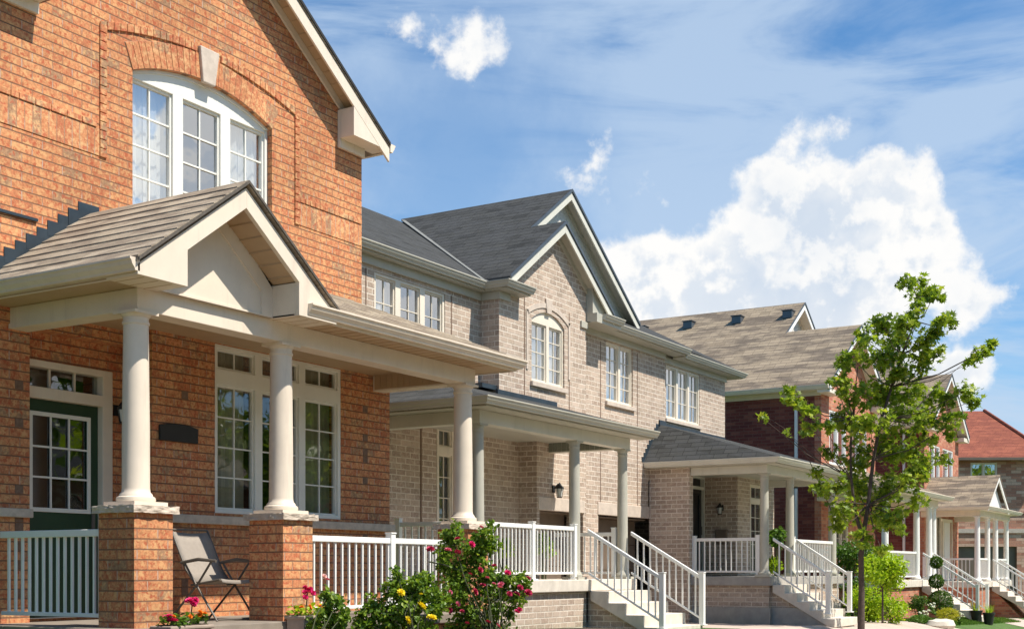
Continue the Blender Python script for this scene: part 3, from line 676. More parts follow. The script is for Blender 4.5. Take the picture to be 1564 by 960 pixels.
# overhanging soffits, fascia, gutters
YG, XL, XR = 8.93, 8.15, 14.80
m = MB(); m.sweep([(8.53, YL+.3), (8.53, 9.33), (8.75, 9.33)], 2.66, [(.001,0),(.362,0),(.362,.015),(.001,.015)]); m.sweep([(10.33, 9.33), (14.36, 9.33), (14.36, YW)], 2.66, [(.001,0),(.362,0),(.362,.015),(.001,.015)])
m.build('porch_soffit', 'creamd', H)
for lo, hi in ((8.2, 8.74), (10.34, 14.3)):
    m = MB(); x = lo+.06
    while x < hi: m.box(x, x+.006, YG+.02, 9.328, 2.654, 2.659); x += .17
    m.build('soffit_joints', 'creamd', H)
PXL, PXR = 10.95, 8.15      # pediment spans 8.15..10.93
pc, ph, pze, psl = 9.54, 1.42, 2.80, .735
m = MB(); m.sweep([(pc+1.0, YG+.02), (XR-.02, YG+.02), (XR-.02, 11.3)], 2.80, [(0,0),(0,-.147),(-.02,-.147),(-.02,0)]); m.sweep([(XL+.02, 11.9), (XL+.02, YG+.02)], 2.80, [(0,0),(0,-.147),(-.02,-.147),(-.02,0)])
m.build('fascia', 'cream', H)
m = MB(); m.sweep([(pc+.93, YG+.015), (XR-.015, YG+.015), (XR-.015, 11.4)], 2.80, GUT); m.sweep([(XL+.015, 11.9), (XL+.015, YG-.03)], 2.80, GUT)
m.build('gutter', 'cream', H)
# pediment
pza = pze+psl*ph
m = MB()
m.roof([(pc-ph, YG-.06, pze), (pc, YG-.06, pza), (pc, YU, pza), (pc-ph, YU+.0, pze)], .035)
m.roof([(pc, YG-.06, pza), (pc+ph, YG-.06, pze), (pc+ph, YU, pze), (pc, YU, pza)], .035)
NC = 9
for k in range(NC):
    a0 = ph*k/NC; a1 = ph*(k+1)/NC+.02
    for sg in (-1, 1):
        xa_, xb_ = pc+sg*(ph-a0), pc+sg*(ph-min(a1, ph)); za_, zb_ = pze+psl*a0, pze+psl*min(a1, ph)
        m.prism([(xa_-sg*-.004, YG-.058, za_+.002), (xa_-sg*-.004, YG-.058, za_+.022), (xb_, YG-.058, zb_+.008), (xb_, YG-.058, zb_+.002)], (0, YU-YG+.056, 0))
m.roof([(8.12, YU, pze), (8.31, YU, pze+.14), (8.31, 12.4, pze+.14), (8.12, 12.4, pze)], .05)
m.build('porch_gable_roof', 'sh_tan', H)
t_ = .065
m = MB()
for sgn in (-1, 1):
    X = lambda o: pc+sgn*o
    m.prism([(X(0), YG-.03, pza-t_), (X(ph-.02), YG-.03, pza-t_-psl*(ph-.02)), (X(ph-.02), YG-.03, 2.655), (X(.79), YG-.03, 2.655), (X(.79), YG-.03, pza-t_-.20-psl*.79), (X(0), YG-.03, pza-t_-.20)], (0, .05, 0))
m.build('pediment_rake', 'cream', H, bevel=.003)
for sgn in (-1, 1):
    e = MB(); e.prism([(pc, YG-.074, pza+.005), (pc+sgn*ph, YG-.074, pze+.005), (pc+sgn*ph, YG-.074, pze-.026), (pc, YG-.074, pza-.026)], (0, .012, 0)); e.build('drip_edge', 'edge', H)
m = MB()
for sgn in (-1, 1):
    a, b = sorted((pc+sgn*.79, pc+sgn*1.34)); zt_ = pza-t_-.2-psl*.79
    m.prism([(pc+sgn*.79, YG+.021, 2.657), (pc+sgn*1.38, YG+.021, 2.657), (pc+sgn*1.38, YG+.021, 2.68), (pc+sgn*.79, YG+.021, zt_)], (0, .38, 0))
m.build('pediment_return', 'cream', H)
m = MB()
m.wall([(pc-.80, 2.661), (pc+.80, 2.661), (pc+.80, pza-.3-psl*.80), (pc, pza-.12), (pc-.80, pza-.3-psl*.80)], [[(pc-.62, 2.68), (pc+.62, 2.68), (pc+.62, pza-.47-psl*.62), (pc, pza-.42), (pc-.62, pza-.47-psl*.62)]], 9.265, 9.30)
m.wall([(pc-.80, 2.661), (pc+.80, 2.661), (pc+.80, pza-.3-psl*.80), (pc, pza-.12), (pc-.80, pza-.3-psl*.80)], [], 9.282, 9.34)
m.build('pediment_panel', 'cream', H)
m = MB()
for sgn in (-1, 1):
    m.prism([(pc, YG+.021, pza-t_-.19), (pc+sgn*.79, YG+.021, pza-t_-.19-psl*.79), (pc+sgn*.79, 9.262, pza-t_-.19-psl*.79), (pc, 9.262, pza-t_-.19)], (0, 0, .02))
    for i in range(1, 6): x = .79*i/5.5; z = pza-t_-.192-psl*x; m.box(pc+sgn*x-.006, pc+sgn*x+.006, YG+.03, 9.26, z-.012, z+.006)
m.build('pediment_soffit', 'creamd', H)
# shed roof to the right, hip end
m = MB(); ZT = 3.72
for k in range(11):
    f0, f1 = k/11, min(1, (k+1)/11+.012); y0_, y1_ = (YG-.05)+(YU-YG+.05)*f0, (YG-.05)+(YU-YG+.05)*f1; z0_, z1_ = 2.80+(ZT-2.80)*f0, 2.80+(ZT-2.80)*f1
    if k == 0: xl0 = xl1 = pc+1.30
    else: xl0 = xl1 = pc+1.25-(1.0*min(1, f0*1.1))
    xr0, xr1 = XR+.03+(13.75-XR-.03)*f0, XR+.03+(13.75-XR-.03)*f1
    if k < 3: xl0 = xl1 = pc+1.30
    m.add([(xl0, y0_-.004, z0_+.002), (xr0, y0_-.004, z0_+.002), (xr1, y1_, z1_+.002), (xl1, y1_, z1_+.002), (xl0, y0_-.004, z0_+.017), (xr0, y0_-.004, z0_+.017), (xr1, y1_, z1_+.007), (xl1, y1_, z1_+.007)], [(0,3,2,1),(4,5,6,7),(0,1,5,4),(1,2,6,5),(2,3,7,6),(3,0,4,7)])
m.roof([(pc+1.25, YG-.05, 2.80), (XR+.03, YG-.05, 2.80), (13.75, YU, ZT), (pc+.3, YU, ZT), (pc+.3, 9.45, 3.013), (pc+1.25, 9.45, 3.013)], .045)
m.roof([(XR+.03, YG-.05, 2.80), (XR+.03, 12.2, 2.80), (14.29, 12.2, 3.28), (14.29, YU+.01, 3.28), (13.75, YU-.001, ZT)], .045)
m.build('porch_roof', 'sh_tan', H)
# stepped flashing on the wall
m = MB(); bh = .097
for k in range(0, 11):
    z0_ = pze+.07+k*.0975; xr = pc-ph+ (z0_-pze)/psl
    m.box(max(8.34, xr-.16), xr+.12, YU-.009-(k % 2)*.002, YU-.001, z0_-.06, z0_+.10)
m.box(9.25, 9.60, YU-.014, YU-.001, pza-.28, pza-.02)
for k in range(0, 5):
    z0_ = 3.72+k*.0; 
xr = pc+ph*.2
m.box(10.75, 11.35, YU-.01, YU-.001, 3.66, 3.75)
m.build('step_flashing', 'flash', H)
m = MB(); m.box(8.33, 8.85, YU-.03, YU-.001, 3.60, 3.63); m.box(10.9, 11.25, YU-.03, YU-.001, 3.80, 3.83); m.build('flashing_edge', 'flash', H)
# windows of the lower wall
w_ = window(H, WX0, WX1, WZ0, WZ1, YW, [(11.15, 11.79), (11.92, 12.60), (12.72, 13.37)], rows=4, transom=(2.19, 2.37), glass='glassd', curtain='curtd', cmode='sides', rec=.05)
# door with transom
dr = MB(); dr.wall([(8.8, fl+.03), (9.99, fl+.03), (9.99, 2.21), (8.8, 2.21)], [[(8.84, fl+.04), (9.85, fl+.04), (9.85, 1.81), (8.84, 1.81)], [(8.86, 1.93), (9.85, 1.93), (9.85, 2.14), (8.86, 2.14)]], YD-.03, YD+.12)
df = dr.build('door_frame', 'cream', H, bevel=.006)
for a, b in ((8.86, 9.85),):
    g = MB(); g.add([(a, YD+.06, 1.93), (b, YD+.06, 1.93), (b, YD+.06, 2.14), (a, YD+.06, 2.14)], [(0,1,2,3)]); g.build('transom_pane', 'glassd', df)
    g = MB(); g.box(9.185, 9.205, YD+.04, YD+.07, 1.93, 2.14); g.box(9.515, 9.535, YD+.04, YD+.07, 1.93, 2.14); g.build('muntins', 'cream', df)
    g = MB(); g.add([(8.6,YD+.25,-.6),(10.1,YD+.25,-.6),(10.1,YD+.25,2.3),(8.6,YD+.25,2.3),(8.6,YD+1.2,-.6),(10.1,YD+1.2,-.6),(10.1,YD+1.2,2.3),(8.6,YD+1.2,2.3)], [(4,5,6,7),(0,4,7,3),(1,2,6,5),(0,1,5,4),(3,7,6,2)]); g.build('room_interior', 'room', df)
m = MB(); m.wall([(8.84, fl+.04), (9.85, fl+.04), (9.85, 1.81), (8.84, 1.81)], [[(8.97, .66), (9.70, .66), (9.70, 1.64), (8.97, 1.64)]], YD+.05, YD+.10); door = m.build('door', 'green', H, bevel=.004)
m = MB(); m.wall([(8.93, .62), (9.74, .62), (9.74, 1.68), (8.93, 1.68)], [[(8.975, .665), (9.695, .665), (9.695, 1.635), (8.975, 1.635)]], YD+.035, YD+.052); m.build('door_glazing_frame', 'winf', door, bevel=.004)
m = MB()
for i in (1, 2): x = 8.975+.24*i; z = .665+.3233*i; m.box(x-.01, x+.01, YD+.045, YD+.06, .66, 1.64); m.box(8.97, 9.70, YD+.043, YD+.058, z-.01, z+.01)
m.build('muntins', 'winf', door)
m = MB(); m.add([(8.97, YD+.07, .66), (9.70, YD+.07, .66), (9.70, YD+.07, 1.64), (8.97, YD+.07, 1.64)], [(0,1,2,3)]); m.build('door_pane', 'glassd', door)
m = MB(); m.box(9.755, 9.795, YD+.03, YD+.049, .40, .62); m.path([(9.775, YD+.03, .44), (9.775, YD-.03, .44), (9.70, YD-.03, .44)], [.012]*3); m.build('door_handle', 'cmetal', door)
# railings
railing(H, (8.43, 9.70, fl), (8.43, YL-.04, fl), .93, .105, (0, 0))
railing(H, (10.96, 9.45, fl), (13.98, 9.45, fl), .93, .128, (0, 0), (.56,))
lamp(10.06, YD, 1.75, 'small dark wall lantern beside the green front door', 1.0)
m = MB(); m.py([(10.22, 1.45), (10.80, 1.45), (10.80, 1.62), (10.66, 1.645), (10.51, 1.652), (10.36, 1.645), (10.22, 1.62)], YW-.035, YW-.001)
pl = m.build('address_plaque', 'black', None, bevel=.008); tag(pl, 'blank dark grey plaque on the brick between door and window', 'plaque')

# ------------------------------------------------------------------ houses 2 and 3: taupe semi-detached pair
D2 = thing('semi_detached_house', (23.4, 12.5, G(23, 12)), 'taupe brick pair of houses with charcoal roof and two white railed porches', 'house')
YB, YR, Y2, Y3 = 12.15, 12.55, 12.40, 12.48
fz = 4.96; zB = lambda x: 5.205+.7*(x-19.44)
m = MB()
# left recessed part
m.wall([(15.6, -1.2), (19.47, -1.2), (19.47, fz), (15.6, fz)], [hole(16.37, 18.36, 3.45, 4.74), hole(18.1, 19.40, .1, 2.46)], YR, YR+.2)
m.wall([(19.47, -1.2), (20.8, -1.2), (20.8, 2.9), (19.47, 2.9)], [], YR, YR+.2)
m.box(19.47, 19.67, YB+.2, YR+.2, 2.9, fz+.2); m.box(20.8, 21.0, YB+.2, YR+.2, -1.2, 2.9)
# bump with gable
gt = lambda x: zB(21.46)-.7*abs(x-21.46)-.16
m.wall([(19.47, 2.6), (20.8, 2.6), (20.8, -1.2), (20.9, -1.2), (20.9, 1.14), (22.62, 1.14), (22.62, -1.2), (22.75, -1.2), (22.75, gt(22.75)), (21.46, gt(21.46)), (19.47, gt(19.47))], [hole(20.61, 21.86, 3.50, 4.66, .20)], YB, YB+.2)
# right part
m.wall([(22.75, -1.2), (23.75, -1.2), (23.75, 1.16), (26.15, 1.16), (26.15, 2.0), (27.05, 2.0), (27.05, fz), (22.75, fz)], [hole(24.11, 25.38, 3.54, 4.80)], Y2, Y2+.2)
m.wall([(27.05, 2.0), (30.85, 2.0), (30.85, fz), (27.05, fz)], [hole(27.27, 29.22, 3.5, 4.74)], Y3, Y3+.2)
m.box(30.65, 30.849, Y3+.2, 21, -1.3, fz); m.box(15.6, 15.8, YR+.2, 21, -1.3, fz); m.box(15.8, 30.65, 20.8, 21, -1.3, fz)
# entry block of the right house
m.box(26.2, 26.4, 11.43, Y2, -1.3, 2.26)
m.wall([(26.4, -1.3), (29.1, -1.3), (29.1, 2.3), (26.4, 2.3)], [hole(28.08, 29.04, -.12, 2.24)], 12.3, 12.45)
m.box(29.1, 29.2, 11.45, 12.45, -1.3, 2.26)
m.wall([(29.2, -1.3), (31.6, -1.3), (31.6, 2.26), (29.2, 2.26)], [hole(29.9, 30.8, -.1, 2.1)], 11.45, 11.65)
m.box(31.4, 31.599, 11.65, 12.4, -1.3, 2.26)
m.build('brick_wall', 'brick_t', D2)
# control joints / string course (soldier strips proud of the wall)
m = MB()
for x, y, z0_, z1_ in ((20.35, YB, 3.05, 5.0), (22.05, YB, 1.4, 5.0), (16.15, YR, 3.2, 4.75), (18.55, YR, 3.2, 4.75), (23.85, Y2, 1.4, 4.75), (25.6, Y2, 1.4, 4.75)):
    m.box(x-.012, x+.012, y-.006, y, z0_, z1_)
m.box(16.4, 16.43, YR-.01, YR-.0, -.1, 2.4); m.box(17.62, 17.66, YR-.01, YR, -.1, 2.4)
m.build('brick_joint', 'joint', D2) if 'joint' in M else None
M['joint'] = plain('brown_joint', (.20,.13,.09), .9, .2, 10, .3)
m.build('brick_joint', 'joint', D2)
# arch surround and keystone on the bump
m = MB(); o1 = arc_pts(20.40, 22.07, 4.80, .23, 20); o2 = arc_pts(20.46, 22.01, 4.72, .22, 20)
for i in range(20): m.prism([(o1[i][0], YB-.018, o1[i][1]), (o1[i+1][0], YB-.018, o1[i+1][1]), (o2[i+1][0], YB-.018, o2[i+1][1]), (o2[i][0], YB-.018, o2[i][1])], (0, .018, 0))
m.box(20.40, 20.47, YB-.018, YB, 3.7, 4.80); m.box(22.0, 22.07, YB-.018, YB, 3.7, 4.80)
m.build('arch_surround', 'stonep', D2)
m = MB(); m.prism([(21.15, YB-.03, 4.84), (21.31, YB-.03, 4.84), (21.36, YB-.03, 5.12), (21.10, YB-.03, 5.12)], (0, .03, 0)); m.build('keystone', 'stonep', D2, bevel=.01)
# lintels
m = MB(); m.box(20.84, 22.66, YB-.02, YB+.1, 1.13, 1.38); m.box(23.72, 26.18, Y2-.02, Y2+.1, 1.15, 1.41); m.build('garage_lintel', 'stonep', D2, bevel=.01)
# garage doors
for a, b, y in ((20.9, 22.62, YB+.45), (23.75, 26.15, Y2+.35)):
    m = MB(); z_ = G(a, 12)
    for i in range(4): m.box(a-.05, b+.05, y, y+.05, z_+i*.55, z_+i*.55+.54)
    gd = m.build('garage_door', 'gar', D2, bevel=.01)
    m = MB(); m.box(a+.01, b-.01, y-.28, y-.001, 1.10, 1.125); m.build('garage_head', 'gar', gd)
# windows
w_ = window(D2, 16.37, 18.36, 3.45, 4.74, YR, [(16.43, 16.95), (17.09, 17.64), (17.78, 18.30)], rows=3, cmode='left', trim='ivory', rec=.06)
w_ = window(D2, 20.61, 21.86, 3.50, 4.66, YB, [(20.66, 21.22), (21.32, 21.82)], rows=4, rise=.2, head=.0, cmode='all', trim='ivory', rec=.08); sill(D2, 20.61, 21.86, 3.5, YB, 'stonep', .09, .06, w_)
w_ = window(D2, 24.11, 25.38, 3.54, 4.80, Y2, [(24.16, 24.74), (24.84, 25.34)], rows=4, cmode='all', trim='ivory', rec=.08); sill(D2, 24.11, 25.38, 3.54, Y2, 'stonep', .09, .06, w_)
w_ = window(D2, 27.27, 29.22, 3.50, 4.74, Y3, [(27.32, 27.88), (27.98, 28.54), (28.64, 29.17)], rows=3, cmode='all', trim='ivory', rec=.06); sill(D2, 27.27, 29.22, 3.5, Y3, 'stonep', .08, .05, w_)
w_ = window(D2, 18.10, 19.40, .10, 2.46, YR, [(18.16, 18.55), (18.70, 19.32)], rows=5, cols=2, transom=(1.98, 2.12), glass='glassd', curtain='curtd', cmode='left', trim='ivory', rec=.03)
w_ = window(D2, 29.9, 30.8, -.1, 2.1, 11.45, [(29.96, 30.74)], rows=5, cols=2, transom=(1.65, 1.75), glass='glassd', curtain='curtd', cmode='left', trim='ivory', rec=.03)
# door of the right house
m = MB(); m.wall([(28.08, -.12), (29.04, -.12), (29.04, 2.24), (28.08, 2.24)], [[(28.13, -.11), (28.99, -.11), (28.99, 1.93), (28.13, 1.93)], [(28.13, 2.0), (28.99, 2.0), (28.99, 2.19), (28.13, 2.19)]], 12.26, 12.42); df = m.build('door_frame', 'sagel', D2)
m = MB(); m.box(28.13, 28.99, 12.36, 12.40, 2.0, 2.19); m.build('transom_pane', 'door_b', df)
m = MB(); m.wall([(28.13, -.11), (28.99, -.11), (28.99, 1.93), (28.13, 1.93)], [[(28.27, .2), (28.85, .2), (28.85, 1.8), (28.27, 1.8)]], 12.33, 12.38); m.box(28.26, 28.86, 12.355, 12.37, .19, 1.81); door = m.build('door', 'door_b', D2)
m = MB(); m.tube((28.93, 12.30, .85), (28.93, 12.30, 1.05), .012); m.build('door_handle', 'cmetal', door)
# eaves: soffits, gutters, friezes
m = MB()
m.sweep([(15.6, 12.37), (19.34, 12.37), (19.34, 11.91), (20.19, 11.91)], 5.10, GUT)
m.sweep([(23.45, 12.06), (27.55, 12.06)], 5.07, GUT); m.sweep([(27.47, 12.20), (31.35, 12.20), (31.35, 21)], 5.03, GUT); m.sweep([(23.0, 11.91), (23.83, 11.91)], 5.12, GUT)
m.build('gutter', 'sage', D2)
m = MB(); m.box(15.6, 19.339, 12.37, YR, 4.955, 4.98); m.box(19.34, 19.469, 11.91, YR, 4.955, 4.98); m.box(19.47, 20.17, 11.91, YB-.001, 4.955, 4.98)
m.box(22.76, 27.55, 12.06, Y2, 4.935, 4.95); m.box(27.551, 31.35, 12.20, Y3, 4.895, 4.91); m.box(27.47, 27.55, 12.07, Y2-.001, 4.895, 4.934); m.box(22.76, 23.82, 11.91, 12.39, 4.93, 5.11); m.box(30.851, 31.35, Y3, 21, 4.895, 4.91)
m.py([(22.752, 5.111), (23.55, 5.111), (22.752, zB(21.46)-.7*(22.752-21.46)-.10)], 12.0, 12.34)
m.build('eave_soffit', 'sage', D2)
m = MB(); m.box(15.61, 19.47, YR-.05, YR, 4.815, 4.953); m.box(19.43, 19.47, YB-.04, YR-.051, 4.815, 4.953); m.box(19.471, 19.80, YB-.04, YB, 4.815, 4.953); m.box(22.76, 27.0, Y2-.05, Y2, 4.81, 4.933); m.box(27.06, 30.86, Y3-.05, Y3, 4.76, 4.893); m.box(22.50, 22.76, YB-.04, YB, 4.80, 4.929)
m.build('frieze_board', 'sage', D2, bevel=.004)
m = MB(); m.box(15.6, 19.36, 12.37, 12.39, 4.985, 5.10); m.box(19.34, 19.36, 11.93, 12.369, 4.985, 5.10); m.box(19.34, 20.17, 11.91, 11.929, 4.985, 5.10); m.box(23.45, 27.55, 12.06, 12.08, 4.955, 5.07); m.box(27.56, 31.35, 12.2, 12.22, 4.915, 5.03); m.build('fascia', 'sage', D2)
# roofs
m = MB(); m.roof([(15.5, 12.31, 5.09), (19.34, 12.31, 5.09), (23.0, 16.84, 7.64), (15.5, 16.84, 7.64)]); m.roof([(15.5, 16.84, 7.64), (23.0, 16.84, 7.64), (27.15, 16.84, 7.64), (31.4, 21.4, 5.05), (15.5, 21.4, 5.05)])
m.roof([(23.4, 12.02, 5.07), (27.55, 12.02, 5.07), (27.55, 12.15, 5.13), (31.4, 12.15, 5.04), (27.15, 16.84, 7.65), (23.07, 16.84, 7.65)]); m.roof([(31.4, 12.15, 5.04), (31.4, 21.4, 5.04), (27.15, 16.84, 7.65)])
m.build('main_roof', 'sh_char', D2)
m = MB(); m.roof([(x, y, zB(x)) for x, y in ((19.41, 11.88), (21.46, 11.88), (21.46, 12.63), (23.07, 12.63), (23.07, 16.94), (19.41, 12.40))])
m.roof([(21.46, 11.88, zB(21.46)), (23.52, 11.88, zB(21.46)-.7*2.06), (23.52, 13.15, zB(21.46)-.7*2.06), (21.46, 13.15, zB(21.46))])
zA = zB(23.07); m.roof([(23.07, 12.63, zA), (26.25, 12.63, zA-.7*3.18), (26.25, 13.15, zA-.7*3.18), (23.07, 16.94, zA)])
m.build('cross_gable_roof', 'sh_char', D2)
M['valley'] = plain('grey_valley_metal', (.20,.20,.18), .6, .1, 5, .1)
m = MB(); a_, b_ = Vector((19.36, 12.35, 5.125)), Vector((22.95, 16.79, 7.66)); dd_ = (b_-a_).normalized(); sd_ = dd_.cross(Vector((0,0,1))).normalized()*.055
m.prism([a_-sd_, a_+sd_, b_+sd_, b_-sd_], (0, 0, .02)); m.build('valley_flashing', 'valley', D2)
def rakes(par, xc, za_, hl, hr_, sl, y, rk, yw, trim='sagel', soff='sage', rl=None):
    t = .06; k = MB(); u = MB()
    for sgn, hh in ((-1, hl), (1, hr_)):
        X = lambda o: xc+sgn*o
        k.prism([(X(0), y, za_-t), (X(hh), y, za_-t-sl*hh), (X(hh), y, za_-t-rk-sl*hh), (X(0), y, za_-t-rk)], (0, .03, 0))
        u.prism([(X(0), y+.031, za_-t-.03), (X(hh), y+.031, za_-t-.03-sl*hh), (X(hh), yw, za_-t-.03-sl*hh), (X(0), yw, za_-t-.03)], (0, 0, -.02))
        u.prism([(X(0), yw-.035, za_-t-.055), (X(hh-.3), yw-.035, za_-t-.055-sl*(hh-.3)), (X(hh-.3), yw-.035, za_-t-.165-sl*(hh-.3)), (X(0), yw-.035, za_-t-.165)], (0, .033, 0))
    k.build('rake_board', trim, par, bevel=.004); u.build('gable_soffit', soff, par)
    for sgn, hh in ((-1, hl), (1, hr_)):
        e = MB(); e.prism([(xc, y-.025, za_+.004), (xc+sgn*hh, y-.025, za_+.004-sl*hh), (xc+sgn*hh, y-.025, za_-.052-sl*hh), (xc, y-.025, za_-.052)], (0, .02, 0)); e.build('drip_edge', 'gmet', par)
rakes(D2, 21.46, zB(21.46), 2.02, 2.04, .7, 11.90, .16, YB)
rakes(D2, 23.07, zA, 1.65, 3.16, .7, 12.65, .16, 12.90)
m = MB(); m.py([(19.9, zA-.7*3.2), (26.1, zA-.7*3.0-.1), (23.07, zA-.12)], 12.90, 13.0); m.build('upper_gable_siding', 'scale', D2)
# left porch (house 2)
pz = -.16
m = MB(); m.box(16.1, 21.5, 10.42, YR-.002, pz-.2, pz); m.build('porch_floor', 'conc', D2, bevel=.012)
m = MB(); m.box(16.2, 19.66, 10.50, YR-.01, -1.4, pz-.201); m.box(19.75, 21.35, 9.6, 10.6, -1.4, -.9); m.box(19.66, 21.4, 10.56, YB, -1.4, pz-.201)
m.prism([(19.74, 10.5, pz-.201), (19.74, 10.5, -1.4), (19.74, 8.95, -1.4)], (1.6, 0, 0)); m.build('porch_base', 'brick_t', D2)
st, ey, ez = stairs(D2, 19.66, 21.40, 10.42, pz, 4, .20, .335)
B2 = [(16.34, 12.5), (16.34, 10.54), (21.46, 10.54), (21.46, YB)]
m = MB(); m.sweep(B2, 2.22, [(0,0),(0,.20),(-.2,.20),(-.2,0)]); m.build('porch_beam', 'sagel', D2, bevel=.006)
m = MB(); m.sweep([(16.34, 12.5), (16.34, 10.54), (21.80, 10.54)], 2.42, [(.001,0),(.32,0),(.32,.014),(.001,.014)]); m.box(16.54, 21.26, 10.74, YB-.002, 2.40, 2.419); m.box(16.54, 20.79, YB-.001, YR, 2.40, 2.419); m.build('porch_soffit', 'sage', D2)
m = MB(); m.sweep([(15.98, 12.5), (15.98, 10.21), (21.82, 10.21)], 2.56, GUT); m.build('gutter', 'sage', D2)
m = MB(); m.sweep([(15.99, 12.5), (15.99, 10.22), (21.81, 10.22)], 2.56, [(0,-.001),(0,-.12),(-.02,-.12),(-.02,-.001)]); m.build('fascia', 'sage', D2)
m = MB()
for i in range(14): y_ = 10.78+i*.1; m.box(21.248, 21.259, y_, y_+.09, 2.235, 2.40)
m.build('beam_siding', 'dsage', D2) if 'dsage' in M else None
M['dsage'] = plain('dark_sage_siding', (.20,.21,.17), .6, .1, 5, .1)
m.build('beam_siding', 'dsage', D2)
m = MB(); m.roof([(15.95, 10.15, 2.56), (21.85, 10.15, 2.56), (21.85, 10.40, 2.631), (21.50, 10.56, 2.677), (21.50, YB, 3.13), (17.3, YB, 3.13)]); m.roof([(15.95, 10.15, 2.56), (17.3, YB, 3.13), (17.3, YR, 3.13), (15.95, YR, 2.56)]); m.roof([(17.3, YB, 3.13), (19.47, YB, 3.13), (19.47, YR, 3.22), (17.3, YR, 3.22)])
m.build('porch_roof', 'sh_char', D2)
m = MB(); m.prism([(21.49, 10.55, 2.42), (21.49, YB-.001, 2.42), (21.49, YB-.001, 3.06), (21.49, 10.55, 2.62)], (-.02, 0, 0)); m.build('roof_end_panel', 'sage', D2)
m = MB(); m.box(19.35, 21.49, YB-.05, YB-.001, 3.07, 3.20); m.box(19.0, 19.46, YB+.05, YR-.001, 3.20, 3.28); m.build('step_flashing', 'flash', D2)
for x in (16.46, 19.52, 21.36): column(D2, x, 10.65, pz, 2.22, .098, 'sage', True, True)
railing(D2, (16.58, 10.60, pz), (19.40, 10.60, pz), .90, .115, (0, 1), (.5,), newel_h=.93)
railing(D2, (16.2, 10.80, pz), (16.2, 11.95, pz), .90, .13, (0, 1), newel_h=.95)
railing(D2, (21.33, 10.8, pz), (21.33, 12.05, pz), .86, .125, (1, 0), newel_h=.93)
for x in (19.70, 21.38):
    railing(D2, (x, 10.48, pz+.0), (x, 9.08, pz-.82), .87, .125, (0, 1), newel_h=.93)
# right porch (house 3)
pz3 = -.14
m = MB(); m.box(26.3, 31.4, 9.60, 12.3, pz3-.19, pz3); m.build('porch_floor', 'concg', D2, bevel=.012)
m = MB(); m.box(26.4, 31.3, 9.68, 11.44, -.80, pz3-.191); m.prism([(26.55, 9.68, pz3-.2), (26.55, 9.68, -.80), (26.55, 8.85, -.80)], (1.3, 0, 0)); m.build('porch_base', 'brick_t', D2)
m = MB(); m.box(26.36, 31.34, 9.64, 11.46, -1.5, -.80); m.prism([(26.48, 9.635, -.80), (26.48, 9.635, -1.5), (26.48, 8.15, -1.5), (26.48, 8.32, -1.16), (26.48, 9.0, -.80)], (1.45, 0, 0)); m.build('concrete_plinth', 'concg', D2)
stairs(D2, 26.44, 28.06, 9.62, pz3, 5, .175, .27)
B3 = [(26.26, 11.43), (26.26, 9.67), (31.25, 9.67), (31.25, 12.3)]
m = MB(); m.sweep(B3, 2.08, [(0,0),(0,.17),(-.2,.17),(-.2,0)]); m.build('porch_beam', 'sagel', D2, bevel=.006)
m = MB(); m.sweep([(26.26, 11.43), (26.26, 9.67), (31.25, 9.67), (31.25, 12.3)], 2.25, [(.001,0),(.28,0),(.28,.014),(.001,.014)]); m.box(26.46, 31.05, 9.87, 12.3, 2.235, 2.249); m.box(25.98, 26.19, 11.43, 12.39, 2.25, 2.264); m.build('porch_soffit', 'sage', D2)
m = MB(); m.sweep([(25.98, 12.39), (25.98, 9.38), (31.55, 9.38), (31.55, 12.39)], 2.38, GUT); m.build('gutter', 'sagel', D2)
m = MB(); m.sweep([(25.99, 12.39), (25.99, 9.39), (31.54, 9.39), (31.54, 12.39)], 2.38, [(0,-.001),(0,-.12),(-.02,-.12),(-.02,-.001)]); m.build('fascia', 'sagel', D2)
m = MB(); m.roof([(25.9, 9.32, 2.38), (31.6, 9.32, 2.38), (31.0, 12.4, 3.3), (26.75, 12.4, 3.3)]); m.roof([(25.9, 9.32, 2.38), (26.75, 12.4, 3.3), (25.9, 12.4, 2.38)]); m.roof([(31.6, 9.32, 2.38), (31.6, 12.4, 2.38), (31.0, 12.4, 3.3)])
m.build('porch_roof', 'sh_char', D2)
m = MB()
for k in range(9): z_ = 2.42+k*.1; x_ = 25.92+(z_-2.38)*.92; m.box(x_-.14, x_+.05, Y2-.01-(k % 2)*.003, Y2-.001, z_-.03, z_+.08)
m.box(26.7, 27.04, Y2-.03, Y2-.001, 3.26, 3.40); m.box(27.06, 30.8, Y3-.03, Y3-.001, 3.28, 3.36); m.build('step_flashing', 'flash', D2)
for x in (26.42, 28.04, 31.12): column(D2, x, 9.79, pz3, 2.08, .098, 'sage')
railing(D2, (26.40, 9.92, pz3), (26.40, 11.40, pz3), .84, .125, (1, 1), newel_h=.88)
railing(D2, (28.16, 9.76, pz3), (31.0, 9.76, pz3), .84, .125, (1, 0), newel_h=.88)
for x in (26.50, 28.0): railing(D2, (x, 9.62, pz3), (x, 8.42, pz3-.78), .84, .13, (0, 1), newel_h=.88)
lamp(29.1, 11.85, 1.45, 'black wall lantern on taupe brick beside the black door', 1.1, 'x')
m = MB(); m.box(29.03, 29.098, 11.70, 12.0, .62, .95); m.box(29.02, 29.1, 11.69, 12.01, .93, .97); tag(m.build('mailbox', 'gar', None, bevel=.01), 'dark brown mailbox below the lantern beside the black door', 'mailbox')
lamp(21.42, YB, 1.50, 'black lantern above the garage lintel on the sunlit taupe wall', 1.15)

